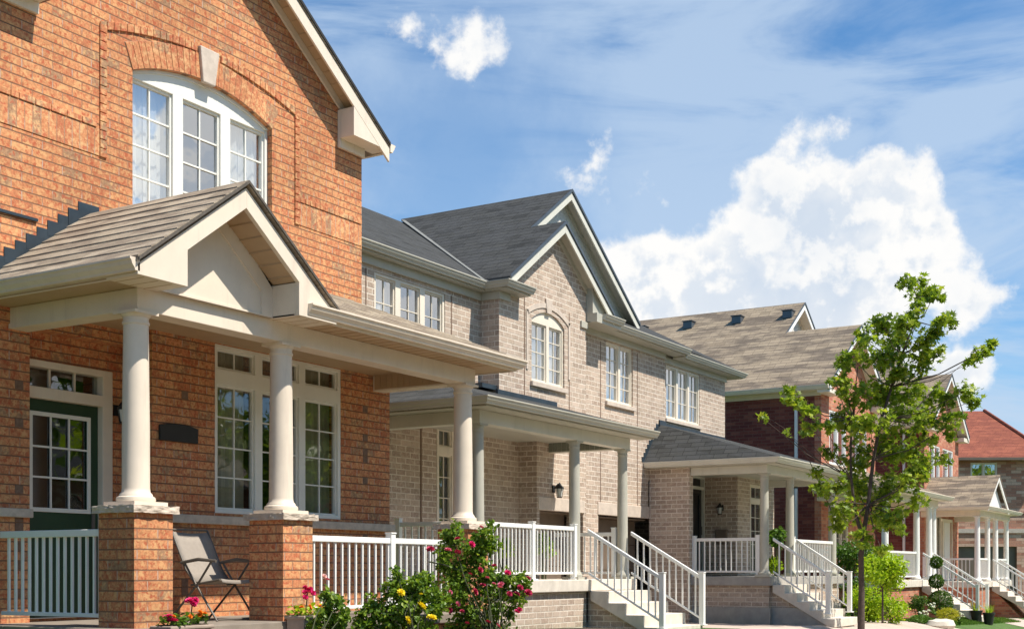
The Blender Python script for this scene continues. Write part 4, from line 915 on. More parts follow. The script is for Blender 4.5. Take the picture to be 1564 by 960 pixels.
# ------------------------------------------------------------------ houses 4 and 5: red brick
def red_house(X0, label, fl_, dz=0):
    t = thing('brick_house', (X0+4.5, 14, G(X0, 13)), label, 'house', 'red brick houses down the street')
    YF = 11.9; ze = 5.35+dz; sl = .7; xe = X0-.4; xa = X0+2.75; xb = X0+4.55; zr = lambda x: ze+sl*(x-xe)
    m = MB(); m.box(X0, X0+.2, YF+.2, 24, -2.2, ze-.05); m.box(X0+.2, X0+9, 23.8, 24, -2.2, ze); m.box(X0+8.8, X0+9, 14.5, 23.8, -2.2, ze); m.build('side_wall', 'brick_m', t)
    gtop = lambda x: zr(xa)-sl*abs(x-xa)-.15
    m = MB(); x1 = X0+5.6
    m.wall([(X0, -2.2), (x1, -2.2), (x1, gtop(x1)), (xa, gtop(xa)), (X0, gtop(X0))], [hole(X0+.75, X0+2.4, 3.15, 4.75), hole(X0+2.9, X0+4.6, 3.15, 4.75), hole(X0+1.2, X0+2.6, .35, 2.1)], YF, YF+.2)
    m.box(x1-.2, x1, YF+.2, 14.4, -2.2, ze-.1); m.wall([(x1, -2.2), (X0+9, -2.2), (X0+9, ze-.05), (x1, ze-.05)], [], 14.4, 14.6); m.build('front_wall', 'brick_r', t)
    for a, b in ((X0+.75, X0+2.4), (X0+2.9, X0+4.6)):
        w_ = window(t, a, b, 3.15, 4.75, YF, [(a+.07, (a+b)/2-.05), ((a+b)/2+.05, b-.07)], rows=1, cols=1, cmode='most', trim='white', rec=.05); sill(t, a, b, 3.15, YF, 'stonep', .08, .05, w_)
    window(t, X0+1.2, X0+2.6, .35, 2.1, YF, [(X0+1.27, X0+1.87), (X0+1.95, X0+2.53)], rows=3, cols=2, glass='glassd', curtain=None, trim='ivory', rec=.04)
    m = MB(); yf = YF-.4; yg = 13.9
    m.roof([(x, y, zr(x)) for x, y in ((xe, yf), (xa, yf), (xa, yg), (xb, yg), (xb, 24.3), (xe, 24.3))])
    m.roof([(xa, yf, zr(xa)), (xa+3.15, yf, zr(xa)-sl*3.15), (xa+3.15, 15, zr(xa)-sl*3.15), (xa, 15, zr(xa))])
    m.roof([(xb, yg, zr(xb)), (xb+4.9, yg, zr(xb)-sl*4.9), (xb+4.9, 24.3, zr(xb)-sl*4.9), (xb, 24.3, zr(xb))])
    rf = m.build('roof', 'sh_taupe', t)
    for i in range(4):
        y_ = 14.2+i*1.75; x_ = xb-.75; v = MB(); z_ = zr(x_); v.box(x_-.2, x_+.12, y_-.16, y_+.16, z_-.12, z_+.12); v.box(x_-.24, x_+.14, y_-.19, y_+.19, z_+.12, z_+.15); v.build('roof_vent', 'gmet', rf, bevel=.01)
    rakes(t, xa, zr(xa), xa-xe-.02, 3.1, sl, yf+.02, .18, YF, 'white', 'ivory')
    rakes(t, xb, zr(xb), 1.9, 4.85, sl, yg+.02, .18, 14.3, 'white', 'ivory')
    m = MB(); m.py([(xb-2.2, zr(xb)-sl*2.2-.1), (xb+4.4, zr(xb)-sl*4.4-.1), (xb, zr(xb)-.1)], 14.3, 14.4); m.build('gable_siding', 'scale', t)
    m = MB(); m.sweep([(xe+.02, 24.3), (xe+.02, yf+.05)], ze-.01, GUT); m.build('gutter', 'ivory', t)
    m = MB(); m.box(xe+.02, X0, yf+.06, 24, ze-.14, ze-.12); m.box(X0-.03, X0-.001, YF, 24, ze-.26, ze-.14); m.box(xe+.03, X0+.75, yf+.06, YF-.001, ze-.22, ze-.10); m.box(xa+2.3, xa+3.2, yf+.06, YF-.001, ze-.22, ze-.06); m.build('eave_soffit', 'ivory', t)
    m = MB(); m.box(X0-.08, X0-.003, 12.6, 12.68, -1.5, 5.1); m.build('downspout', 'white', t)
    return t, YF
F4 = -.30
r4, YF = red_house(36.8, 'dark red brick house with mottled taupe roof and four roof vents', F4)
def porch4(t, x0, xr, yfr, zf, yb, xc1, xc2, roofmat='sh_taupe', zt=2.2):
    m = MB(); m.box(x0+.3, xr-.3, yfr+.25, yb, zf-.2, zf); m.build('porch_floor', 'conc', t, bevel=.01)
    m = MB(); m.box(x0+.4, xr-.4, yfr+.33, yb, -2.2, zf-.201); m.prism([(xc1+.1, yfr+.33, zf-.2), (xc1+.1, yfr+.33, -2.0), (xc1+.1, yfr-1.0, -2.0)], (xc2-xc1-.2, 0, 0)); m.build('porch_base', 'brick_r', t)
    stairs(t, xc1+.02, xc2-.02, yfr+.27, zf, 6, .18, .28)
    m = MB(); m.sweep([(x0+.35, yb), (x0+.35, yfr+.30), (xr-.35, yfr+.30), (xr-.35, yb)], zt-.2, [(0,0),(0,.2),(-.2,.2),(-.2,0)]); m.build('porch_beam', 'ivory', t, bevel=.006)
    m = MB(); m.box(x0+.02, xr-.02, yfr+.02, yb, zt, zt+.014); m.build('porch_soffit', 'ivory', t)
    m = MB(); m.sweep([(x0, yb), (x0, yfr), (xr, yfr), (xr, yb)], zt+.13, GUT); m.build('gutter', 'ivory', t)
    for x in (x0+.45, xc1, xc2, xr-.5): column(t, x, yfr+.42, zf, zt-.2, .10, 'white')
    railing(t, (x0+.55, yfr+.42, zf), (xc1-.1, yfr+.42, zf), .86, .13, (0, 0), subs=False)
    railing(t, (xc2+.1, yfr+.42, zf), (xr-.6, yfr+.42, zf), .86, .13, (0, 0), subs=False)
    railing(t, (x0+.45, yfr+.55, zf), (x0+.45, yb-.1, zf), .86, .13, (0, 1), subs=False)
    for x in (xc1+.07, xc2-.07): railing(t, (x, yfr+.24, zf), (x, yfr-1.35, zf-1.03), .84, .14, (0, 1), subs=False)
porch4(r4, 36.05, 42.6, 9.55, F4, YF, 40.0, 41.55)
m = MB(); m.roof([(35.95, 9.48, 2.34), (42.7, 9.48, 2.34), (42.2, YF, 3.15), (37.0, YF, 3.15)]); m.roof([(35.95, 9.48, 2.34), (37.0, YF, 3.15), (35.95, YF, 2.34)]); m.build('porch_roof', 'sh_taupe', r4)
m = MB(); m.box(36.72, 36.79, 12.6, 12.68, 2.4, 3.0); m.build('downspout', 'white', r4)
F5 = -.42
r5, YF = red_house(48.9, 'red brick house with small gabled porch beyond the tree', F5, .05)
porch4(r5, 48.0, 54.3, 9.5, F5, YF, 50.2, 51.7, zt=2.15)
m = MB(); pc5 = 49.9; zt5 = 2.28
m.roof([(47.92, 9.42, zt5), (pc5, 9.42, zt5+.62*1.98), (pc5, YF, zt5+.62*1.98), (47.92, YF, zt5)]); m.roof([(pc5, 9.42, zt5+.62*1.98), (pc5+1.5, 9.42, zt5+.30), (pc5+1.5, YF, zt5+.30), (pc5, YF, zt5+.62*1.98)])
m.roof([(pc5+1.0, 9.42, zt5), (54.4, 9.42, zt5), (54.0, YF, 3.0), (pc5+1.0, YF, 3.0)]); m.build('porch_roof', 'sh_taupe', r5)
m = MB(); 
for sg in (-1, 1): m.prism([(pc5, 9.44, zt5+1.16), (pc5+sg*1.9, 9.44, zt5+1.16-.62*1.9), (pc5+sg*1.9, 9.44, zt5+1.0-.62*1.9), (pc5, 9.44, zt5+1.0)], (0, .04, 0))
m.py([(pc5-1.6, zt5-.0), (pc5+1.6, zt5-.0), (pc5, zt5+.95)], 9.62, 9.66); m.build('porch_gable', 'white', r5)
m = MB(); m.wall([(51.2, F5), (53.2, F5), (53.2, 2.0), (51.2, 2.0)], [[(51.3, F5+.1), (51.55, F5+.1), (51.55, 1.9), (51.3, 1.9)], [(52.75, F5+.1), (53.1, F5+.1), (53.1, 1.9), (52.75, 1.9)]], YF-.06, YF-.002); m.build('door_surround', 'ivory', r5)
m = MB(); m.box(51.7, 52.6, YF-.09, YF-.061, F5+.02, 1.85); m.build('door', 'white', r5)

# ------------------------------------------------------------------ house 6: brown brick with red roof, at the end of the street
h6 = bpy.data.objects.new('brick_house', None); COL.objects.link(h6); h6.location = (70, 12, -2.0); h6.rotation_euler = (0, 0, R(-60))
tag(h6, 'brown brick house with plain red roof at the far right end', 'house')
m = MB(); m.wall([(-13, -1), (.8, -1), (.8, 7.75), (-13, 7.75)], [hole(-2.75, -1.4, 6.2, 7.5), hole(-5.4, -4.2, 6.2, 7.5), hole(-3.4, -.4, .2, 3.2)], 0, .25)
m.box(-13, -12.75, .25, 14, -1, 7.75); m.box(.55, .8, .25, 14, -1, 7.75); m.box(-12.75, .55, 13.8, 14, -1, 7.75); m.build('brick_wall', 'brick_b', h6)
for a in (-2.75, -5.4): window(h6, a, a+(1.35 if a > -3 else 1.2), 6.2, 7.5, 0, [(a+.07, a+.62), (a+.70, a+(1.28 if a > -3 else 1.13))], rows=1, cols=1, cmode='all', curtain=None, trim='ivory', rec=.06, fr=.07)
m = MB(); m.box(-3.4, -.4, .15, .2, .2, 3.2); m.build('garage_door', 'gar', h6)
m = MB(); m.box(-13, .8, -.06, -.001, 3.9, 4.12); m.build('stone_band', 'stonep', h6)
m = MB(); m.box(-13, .8, -.05, -.001, 4.9, 5.0); m.build('brick_band', 'brick_b', h6)
m = MB(); m.roof([(-13.5, -.5, 7.7), (1.3, -.5, 7.7), (-.2, 5.5, 10.8), (-9, 5.5, 10.8)], .08); m.roof([(-13.5, -.5, 7.7), (-9, 5.5, 10.8), (-13.5, 14.5, 7.7)], .08); m.roof([(1.3, -.5, 7.7), (1.3, 14.5, 7.7), (-.2, 5.5, 10.8)], .08); m.roof([(-13.5, 14.5, 7.7), (-9, 5.5, 10.8), (-.2, 5.5, 10.8), (1.3, 14.5, 7.7)], .08)
rf = m.build('roof', 'sh_red', h6)
m = MB(); m.tube((1.32, -.5, 7.74), (-.2, 5.5, 10.84), .09, n=6); m.build('hip_cap', 'sh_red', rf)
m = MB(); m.box(-13.5, 1.3, -.62, -.5, 7.58, 7.72); m.build('gutter', 'gar', h6)
h7 = bpy.data.objects.new('brick_house', None); COL.objects.link(h7); h7.location = (84, 2, -2.2); h7.rotation_euler = (0, 0, R(-90))
tag(h7, 'farthest house showing only a dark red roof behind the brown brick house', 'house')
m = MB(); m.box(-8, 22, 0, 12, -1, 8.2); m.build('brick_wall', 'brick_b', h7)
m = MB(); m.roof([(-8.5, -.5, 8.1), (22.5, -.5, 8.1), (17, 6, 12.2), (-3, 6, 12.2)], .08); m.roof([(-8.5, -.5, 8.1), (-3, 6, 12.2), (-8.5, 12.5, 8.1)], .08); m.roof([(-8.5, 12.5, 8.1), (-3, 6, 12.2), (17, 6, 12.2), (22.5, 12.5, 8.1)], .08); m.roof([(22.5, -.5, 8.1), (22.5, 12.5, 8.1), (17, 6, 12.2)], .08)
rf = m.build('roof', 'sh_red', h7)
m = MB(); m.box(-3.2, -2.4, 4.2, 5.0, 11.2, 12.1); m.build('roof_vent', 'gmet', rf)

# ------------------------------------------------------------------ foliage
def leaf_shape(kind):
    if kind == 'maple':
        ang = [(0,1),(22,.42),(48,.85),(75,.38),(115,.62),(160,.2)]
        pts = [(0,0)]+[(math.sin(R(a))*r, math.cos(R(a))*r) for a, r in ang]+[(-math.sin(R(a))*r, math.cos(R(a))*r) for a, r in reversed(ang[1:])]
        n = len(pts)-1; return [(x, y, .12*abs(x)) for x, y in pts], [(0, i, i % n+1) for i in range(1, n+1)]
    if kind == 'petal': return [(0,0,0),(.55,.5,.25),(0,1,.1),(-.55,.5,.25)], [(0,1,2),(0,2,3)]
    if kind == 'blade': return [(0,0,0),(.1,.5,.05),(0,1,-.05),(-.1,.5,.05)], [(0,1,2),(0,2,3)]
    return [(0,0,0),(.34,.35,.1),(.25,.75,.06),(0,1,-.05),(-.25,.75,.06),(-.34,.35,.1)], [(0,1,2,3),(0,3,4,5)]
def scatter(m, at, pts, size, kind, up=.6, rng=random):
    vs0, fs0 = leaf_shape(kind)
    for p, outw in pts:
        s = size*rng.uniform(.65, 1.25)
        n = (Vector((rng.gauss(0, 1), rng.gauss(0, 1), rng.gauss(0, 1))).normalized()+Vector((0, 0, up))+outw*.5).normalized()
        q = n.to_track_quat('Z', 'Y') @ Matrix.Rotation(rng.uniform(0, 6.28), 3, 'Z').to_quaternion()
        m.add([Vector(p)+q@(Vector(v)*s) for v in vs0], fs0); v_ = min(1, max(0, rng.gauss(.5, .25))); at += [v_]*len(fs0)
def clump_pts(c, r, n, flat=.8, hollow=.25, rng=random, nsub=7):
    c = Vector(c); out = []; subs = []
    for _ in range(nsub):
        d = Vector((rng.gauss(0,1), rng.gauss(0,1), rng.gauss(0,1))).normalized()*rng.uniform(.25, .8)*r; d.z *= flat; subs.append((d, r*rng.uniform(.28, .5)))
    for _ in range(n):
        d0, rr = rng.choice(subs); d = Vector((rng.gauss(0,1), rng.gauss(0,1), rng.gauss(0,1))).normalized()
        p = d0+d*rr*rng.uniform(hollow, 1)**.6; out.append((c+p, p.normalized()))
    return out
def ball_pts(c, r, n, rng=random, jit=.05, sq=(1,1,1)):
    c = Vector(c); out = []
    for _ in range(n):
        d = Vector((rng.gauss(0,1), rng.gauss(0,1), rng.gauss(0,1))).normalized(); k = r*(1-abs(rng.gauss(0, jit))-.0)
        out.append((c+Vector((d.x*sq[0], d.y*sq[1], d.z*sq[2]))*k, d))
    return out
F_, CX, HZ = 1972., 782., 870.; _a = R(31.39); s_, c_ = math.sin(_a), math.cos(_a)
def at_t(px, py, t):          # layout helper: sight line at depth t metres -> world point
    u = (px-CX)/F_; return Vector((t*(c_+u*s_), t*(s_-u*c_), (HZ-py)/F_*t))
# --- the young maple
def maple():
    rng = random.Random(11); T0 = 26.0
    base = at_t(1315, 975, T0); base.z = G(base.x, base.y)-.05
    t = thing('maple_tree', tuple(base), 'young maple with slender trunk and sparse bright green crown', 'tree')
    P = lambda x, y, d=0: at_t(x, y, T0+d)
    m = MB(); m.path([base, P(1316, 900), P(1315, 850), P(1318, 820)], [.078, .062, .056, .050], 12)
    main = [P(1318, 820), P(1326, 770), P(1334, 700), P(1346, 640), P(1362, 590), P(1378, 540), P(1398, 490), P(1408, 455), P(1418, 430)]
    m.path(main, [.048, .040, .034, .028, .028, .022, .015, .010, .006], 10)
    m.path([P(1318, 825), P(1306, 780), P(1300, 730), P(1299, 680), P(1304, 620), P(1310, 560)], [.045, .034, .028, .022, .015, .008], 8)
    m.build('trunk', 'bark', t, smooth=True)
    cl = [(1392,432,20,60),(1412,452,22,70),(1428,448,20,60),(1404,478,22,60),(1438,492,20,50),(1424,508,18,40),(1450,486,14,25),
          (1350,500,30,110),(1322,520,22,60),(1368,520,30,120),(1388,500,22,70),(1405,525,22,70),(1340,548,30,110),(1300,545,20,50),(1372,560,32,130),(1412,552,24,60),(1428,545,18,40),
          (1290,562,18,40),(1278,590,18,45),(1308,600,30,110),(1345,600,34,140),(1385,600,30,120),(1425,602,22,60),(1288,640,28,90),(1330,645,34,140),(1375,640,34,140),(1412,640,26,90),
          (1480,555,12,22),(1492,540,15,36),(1510,532,13,30),(1470,600,18,45),(1488,612,16,40),(1450,610,20,55),
          (1215,610,18,50),(1232,628,18,50),(1205,598,10,20),(1240,650,14,25),(1165,638,9,9),(1203,660,8,8),(1228,665,10,14),(1262,650,14,25),(1420,668,18,40),(1440,655,22,60),(1460,640,14,30),
          (1300,700,34,120),(1345,690,34,130),(1385,690,30,110),(1415,705,24,60),(1275,745,24,70),(1310,745,34,130),(1350,740,34,130),(1385,735,26,80),(1405,760,20,40),(1250,745,14,25),(1388,778,16,26),
          (1290,780,22,70),(1330,780,32,120),(1360,795,26,90),(1280,800,16,40),(1320,818,22,60),(1345,835,16,40),(1270,690,16,30),(1250,720,14,22),(1400,715,18,30),(1436,700,16,26),(1375,810,14,20)]
    br = MB(); lf = MB(); at = []
    for x, y, r, n in cl:
        d = rng.uniform(-.9, .9); c = P(x, y, d); rr = r/F_*T0*1.22
        # limb back to the closest lower point on the stem
        best = min(main[1:]+[P(1300, 730), P(1302, 640)], key=lambda q: (q-c).length+max(0, q.z-c.z+.15)*3)
        mid = (best+c)/2+Vector((0, 0, -.12)); br.path([best, mid, c], [.014, .009, .004], 5)
        pts = clump_pts(c, rr, int(n*2.1), .85, .1, rng, 9)
        for p, _ in pts[::9]: br.tube(c, p, .004, .0025, 4)
        scatter(lf, at, pts, .095, 'maple', .75, rng)
    br.path([P(1270, 780), P(1235, 700), P(1200, 655), P(1165, 632)], [.012, .008, .005, .003], 5)
    br.path([P(1385, 640), P(1430, 590), P(1465, 560), P(1495, 535)], [.012, .007, .005, .003], 5)
    br.build('limbs', 'bark', t); lf.build('crown', 'maple', t, attr=at)
maple()
# --- shrubs
def shrub(name, c, r, n, leaf, mat, label, cat='shrub', up=.5, flat=.9, kind='oval', stems=True, group=None, ball=False, sq=(1,1,1), core=False):
    rng = random.Random(hash((round(c[0]*10), round(c[1]*10))) & 0xffff); g = G(c[0], c[1])
    t = thing(name, (c[0], c[1], g), label, cat, group)
    lf = MB(); at = []
    n = int(n*2.2); pts = ball_pts(c, r, n, rng, .06, sq) if ball else clump_pts(c, r, n, flat, .2, rng, 16)
    scatter(lf, at, pts, leaf, kind, up, rng); lf.build('leaves', mat, t, attr=at)
    st = MB(); b = Vector((c[0], c[1], g-.02))
    for i in range(1 if ball else 7):
        e = Vector(c)+(Vector((0,0,0)) if ball else Vector((rng.uniform(-.5,.5), rng.uniform(-.5,.5), rng.uniform(-.1,.5)))*r); st.path([b, (b+e)/2+Vector((0, 0, .03)), e], [.014, .01, .006], 5)
    st.build('stems', 'twig', t)
    return t
def bloom_mesh(name, mat, r, rng):
    m = MB(); at = []
    vs0, fs0 = leaf_shape('petal')
    for ring, (n, tilt, sc) in enumerate(((5, 12, .55), (6, 35, .8), (8, 62, 1.0), (8, 85, 1.0))):
        for i in range(n):
            q = Matrix.Rotation(2*math.pi*i/n+ring*.4, 3, 'Z') @ Matrix.Rotation(R(90-tilt), 3, 'X')
            o = q@Vector((0, r*.08, 0)); m.add([o+q@(Vector(v)*r*sc) for v in vs0], fs0); at += [rng.random()]*2
    me_o = m.build(name, mat, None, attr=at); return me_o
BL = {}
def put_bloom(parent, p, mat, r, rng, name='bloom'):
    key = (mat, round(r, 3))
    if key not in BL: o = bloom_mesh(name, mat, r, rng); BL[key] = o.data
    else: o = bpy.data.objects.new(name, BL[key]); COL.objects.link(o)
    base = Vector((0,0,0)); q = parent
    while q is not None: base += Vector(q.get('_base', (0,0,0))); q = q.parent
    o.parent = parent; o.location = Vector(p)-base; o.rotation_euler = (rng.uniform(-.2, 1.2), rng.uniform(-.5, .5), rng.uniform(-.9, .5)); s = rng.uniform(.8, 1.15); o.scale = (s, s, s)
def rose(name, label, cs, leaf, blooms, gx, gy, mat='rosel', seed=3, extra=None):
    """cs: (px,py,r_px,n,t); blooms: (px,py,t,mat,r)"""
    rng = random.Random(seed); g = G(gx, gy); t = thing(name, (gx, gy, g), label, 'rose bush')
    lf = MB(); at = []; st = MB(); b = Vector((gx, gy, g-.02))
    for x, y, r, n, tt in cs:
        c = at_t(x, y, tt); rr = r/F_*tt
        scatter(lf, at, clump_pts(c, rr*1.1, int(n*2.3), .9, .05, rng, 11), leaf, 'oval', .5, rng)
        k = Vector((rng.uniform(-.15, .15), rng.uniform(-.1, .1), .1)); st.path([b+Vector((rng.uniform(-.12,.12), rng.uniform(-.1,.1), 0)), (b+c)/2+k, c, c+Vector((rng.uniform(-.1,.1), rng.uniform(-.1,.1), rr*.8))], [.008, .006, .004, .002], 5)
    lf.build('leaves', mat, t, attr=at)
    if extra:
        for e in extra: st.path([at_t(*q) for q in e], [.010]*len(e), 5)
    st.build('stems', 'twig', t)
    for x, y, tt, mt, r in blooms: put_bloom(t, at_t(x, y, tt), mt, r, rng)
    return t
rng = random.Random(21)
# climbing crimson rose in front of the third pier
TC = 15.6
cs = [(700,815,26,170,TC),(735,820,24,150,TC),(725,842,28,190,TC),(748,835,18,90,TC+.1),(690,850,26,150,TC),(675,870,22,90,TC),(715,870,34,230,TC),(745,875,26,120,TC),(700,900,36,240,TC),(740,905,36,240,TC),(775,890,24,130,TC),(795,890,18,90,TC),(782,915,20,110,TC),(760,930,26,140,TC),(715,935,34,220,TC),(755,955,30,160,TC),(700,965,30,170,TC),(740,985,40,220,TC),(752,802,9,25,TC),(800,900,12,50,TC),(690,815,12,40,TC)]
bl = []
for x, y in ((736,804),(697,823),(720,830),(659,838),(686,838),(699,842),(716,877),(732,872),(755,865),(774,876),(746,882),(738,895),(762,897),(755,890),(794,897),(806,905),(790,908),(805,884),(687,931),(704,935),(745,950),(760,955),(712,953),(725,905),(686,902),(700,920),(776,905),(765,893),(795,930),(789,932)):
    bl.append((x+rng.uniform(-2,2), y+rng.uniform(-2,2), TC-.42+rng.uniform(-.08,.12), rng.choice(['crim','crim','crim','pink','mag']), rng.choice([.034,.042,.048])))
rose('climbing_rose', 'tall climbing rose with crimson blooms in front of the right porch pier', cs, .055, bl, 12.95, 8.15, seed=4, extra=[[(655,857,15.4),(680,862,15.4),(705,872,15.5),(730,880,15.6)]])
# yellow rose
TY = 13.6
cs = [(600,900,28,170,TY),(635,895,30,190,TY),(580,930,30,200,TY),(620,930,34,240,TY),(655,925,28,180,TY),(600,960,36,230,TY),(645,960,34,220,TY),(560,950,24,130,TY),(605,875,14,40,TY),(652,885,16,50,TY),(670,905,18,70,TY),(635,985,40,200,TY),(585,985,36,180,TY)]
bl = [(612,905,TY-.25,'yel',.05),(643,926,TY-.3,'yel',.075),(622,947,TY-.3,'yel',.055),(659,944,TY-.3,'yel',.07),(643,907,TY-.2,'yel',.025)]
rose('yellow_rose_bush', 'leafy rose bush with four yellow blooms in front of the porch railing', cs, .055, bl, 10.75, 7.75, seed=9)
TP = 13.4
cs = [(500,910,16,50,TP),(512,925,20,80,TP),(495,940,24,120,TP),(520,945,20,90,TP),(500,965,30,160,TP),(525,975,26,120,TP),(480,965,18,70,TP)]
bl = [(500,885,TP-.1,'pink',.03),(495,880,TP-.1,'palep',.035)]
rose('pink_rose_bush', 'small rose bush with one pale pink bloom beside the middle pier', cs, .055, bl, 9.75, 8.3, seed=12)
# --- planters with geraniums and marigolds
def planter(cx, cy, z, label, seed):
    rng = random.Random(seed); t = thing('planter_box', (cx, cy, z), label, 'planter', 'planter boxes in front of the piers')
    m = MB(); w, d, h = .26, .12, .18
    m.prism([(cx-w, cy-d, z), (cx+w, cy-d, z), (cx+w, cy+d, z), (cx-w, cy+d, z)], (0, 0, h)); m.box(cx-w-.02, cx+w+.02, cy-d-.02, cy+d+.02, z+h-.03, z+h+.004); m.build('box', 'planter', t, bevel=.01)
    m = MB(); m.box(cx-w+.02, cx+w-.02, cy-d+.02, cy+d-.02, z+h, z+h+.012); m.build('soil', 'soil', t)
    q = MB(); m = MB(); m.box(cx-.05, cx+.05, cy-.1, cy-.05, -1.0, z)
    p = thing('flowering_plant', (cx, cy, z+h), label.replace('beige planter box', 'magenta geranium and orange marigolds growing').replace(' holding geraniums', ''), 'flowers', 'flowers in the planter boxes')
    lf = MB(); at = []; pts = []
    for i in range(160): pts.append((Vector((cx+rng.uniform(-w, w), cy+rng.uniform(-d, d), z+h+rng.uniform(.0, .10))), Vector((0, 0, 1))))
    scatter(lf, at, pts, .06, 'oval', .8, rng); lf.build('leaves', 'lime' if seed % 2 else 'midl', p, attr=at)
    st = MB(); gx = [(-.10, .24)] if seed % 2 else [(-.20, .05), (.10, .22)]
    for ox, oz in gx:
        c = Vector((cx+ox, cy-.03, z+h+oz)); st.tube((cx+ox, cy, z+h), c, .006, n=5)
        for k in range(9): put_bloom(p, c+Vector((rng.gauss(0,.028), rng.gauss(0,.028), rng.gauss(0,.022))), 'mag', .035, rng)
    for k in range(5): put_bloom(p, (cx+rng.uniform(-w, w), cy-d*.7, z+h+rng.uniform(.07, .14)), 'orng', .028, rng)
    st.build('stems', 'twig', p)
    return t
planter(8.76, 8.98, -.70, 'beige planter box holding geraniums at the foot of the left pier', 2)
planter(10.62, 8.98, -.66, 'beige planter box holding geraniums at the foot of the middle pier', 5)
m = MB(); m.box(8.2, 11.2, 8.82, 9.11, -.95, -.665-.04); o_ = m.build('stone_ledge', 'stone', None, bevel=.01); tag(o_, 'low stone ledge carrying the planter boxes before the orange porch', 'ledge')

# --- folding chair on the porch
def chair():
    t = thing('folding_chair', (10.27, 10.0, fl), 'taupe sling folding armchair on the porch between the brick piers', 'chair')
    X = 10.27; w = .29; r = .012; z0 = fl+.001
    # frame: crossed legs
    for sx in (-1, 1):
        x = X+sx*w
        m = MB(); m.path([(x, 10.42, z0), (x, 9.98, z0+.42), (x, 9.80, z0+.64)], [r]*3, 8); m.build('leg', 'cmetal', t, smooth=True)
        m = MB(); m.path([(x, 9.72, z0), (x, 10.04, z0+.40), (x, 10.20, z0+.62)], [r]*3, 8); m.build('leg', 'cmetal', t, smooth=True)
        m = MB(); m.path([(x, 10.25, z0+.62), (x, 10.0, z0+.655), (x, 9.74, z0+.635)], [.017, .02, .015], 8); m.build('armrest', 'cmetal', t, smooth=True)
    m = MB()
    for sx in (-1, 1): x = X+sx*(w-.02); m.path([(x, 10.05, z0+.38), (x, 10.20, z0+.55), (x, 10.42, z0+.98)], [r]*3, 8); m.path([(x, 10.12, z0+.38), (x, 9.70, z0+.44)], [r]*2, 8)
    m.tube((X-w+.02, 10.42, z0+.98), (X+w-.02, 10.42, z0+.98), r); m.tube((X-w, 9.72, z0+.02), (X+w, 9.72, z0+.02), r); m.tube((X-w, 10.42, z0+.02), (X+w, 10.42, z0+.02), r)
    m.build('frame', 'cmetal', t, smooth=True)
    def sling(pts, name):
        m = MB(); n = len(pts); vs = []
        for (y, z) in pts:
            for i in range(7): u = i/6*2-1; sag = -.018*(1-u*u); vs.append((X+u*(w-.03), y-sag*.3, z+sag))
        m.add(vs, [(j*7+i, j*7+i+1, (j+1)*7+i+1, (j+1)*7+i) for j in range(n-1) for i in range(6)]); o = m.build(name, 'fabric', t, smooth=True); k = o.modifiers.new('s', 'SOLIDIFY'); k.thickness = .006
    sling([(10.08, z0+.42), (10.17, z0+.52), (10.27, z0+.70), (10.35, z0+.86), (10.41, z0+.96)], 'backrest'); sling([(10.08, z0+.40), (9.95, z0+.405), (9.80, z0+.43), (9.70, z0+.445), (9.68, z0+.41)], 'seat')
chair()

# --- planting round houses 3-5
def gp(px, t, h=0):     # point on the ground on a sight line
    p = at_t(px, 0, t); return Vector((p.x, p.y, G(p.x, p.y)+h))
p = gp(1350, 31); 
c = at_t(1348, 872, 31); rng = random.Random(5)
t = thing('lime_shrub_tree', (c.x, c.y, G(c.x, c.y)), 'small lime green ornamental tree right of the maple trunk', 'tree')
lf = MB(); at = []; scatter(lf, at, clump_pts(c, .72, 3200, .85, .2, rng, 22), .085, 'oval', .7, rng); lf.build('crown', 'lime', t, attr=at)
m = MB(); b = Vector((c.x, c.y, G(c.x, c.y)-.02)); m.path([b, c+Vector((0,0,-.5)), c], [.03, .022, .012]); 
for k in range(5): m.path([c+Vector((0,0,-.45)), c+Vector((rng.uniform(-.3,.3), rng.uniform(-.3,.3), rng.uniform(-.1,.3)))], [.014, .006], 5)
m.build('trunk', 'bark', t)
shrub('lime_shrub', at_t(1325, 915, 32.5), .62, 900, .08, 'lime', 'bright lime shrub low behind the maple trunk')
shrub('lime_shrub', at_t(1362, 932, 31.5), .40, 420, .07, 'lime', 'low lime shrub under the lime ornamental tree')
shrub('dark_shrub', at_t(1308, 850, 34.5), .75, 900, .08, 'midl', 'tall mid green shrub behind the maple trunk beside the dark red wall')
shrub('green_shrub', at_t(1302, 905, 33.5), .50, 500, .08, 'midl', 'mid green shrub left of the maple trunk base')
shrub('boxwood', at_t(1402, 920, 35), .36, 650, .05, 'darkl', 'dark rounded bush below the red brick porch base')
shrub('ground_shrub', at_t(1405, 946, 33.5), .26, 420, .05, 'midl', 'low green mound at the edge of the bed', sq=(1.4,1,.5), ball=True)
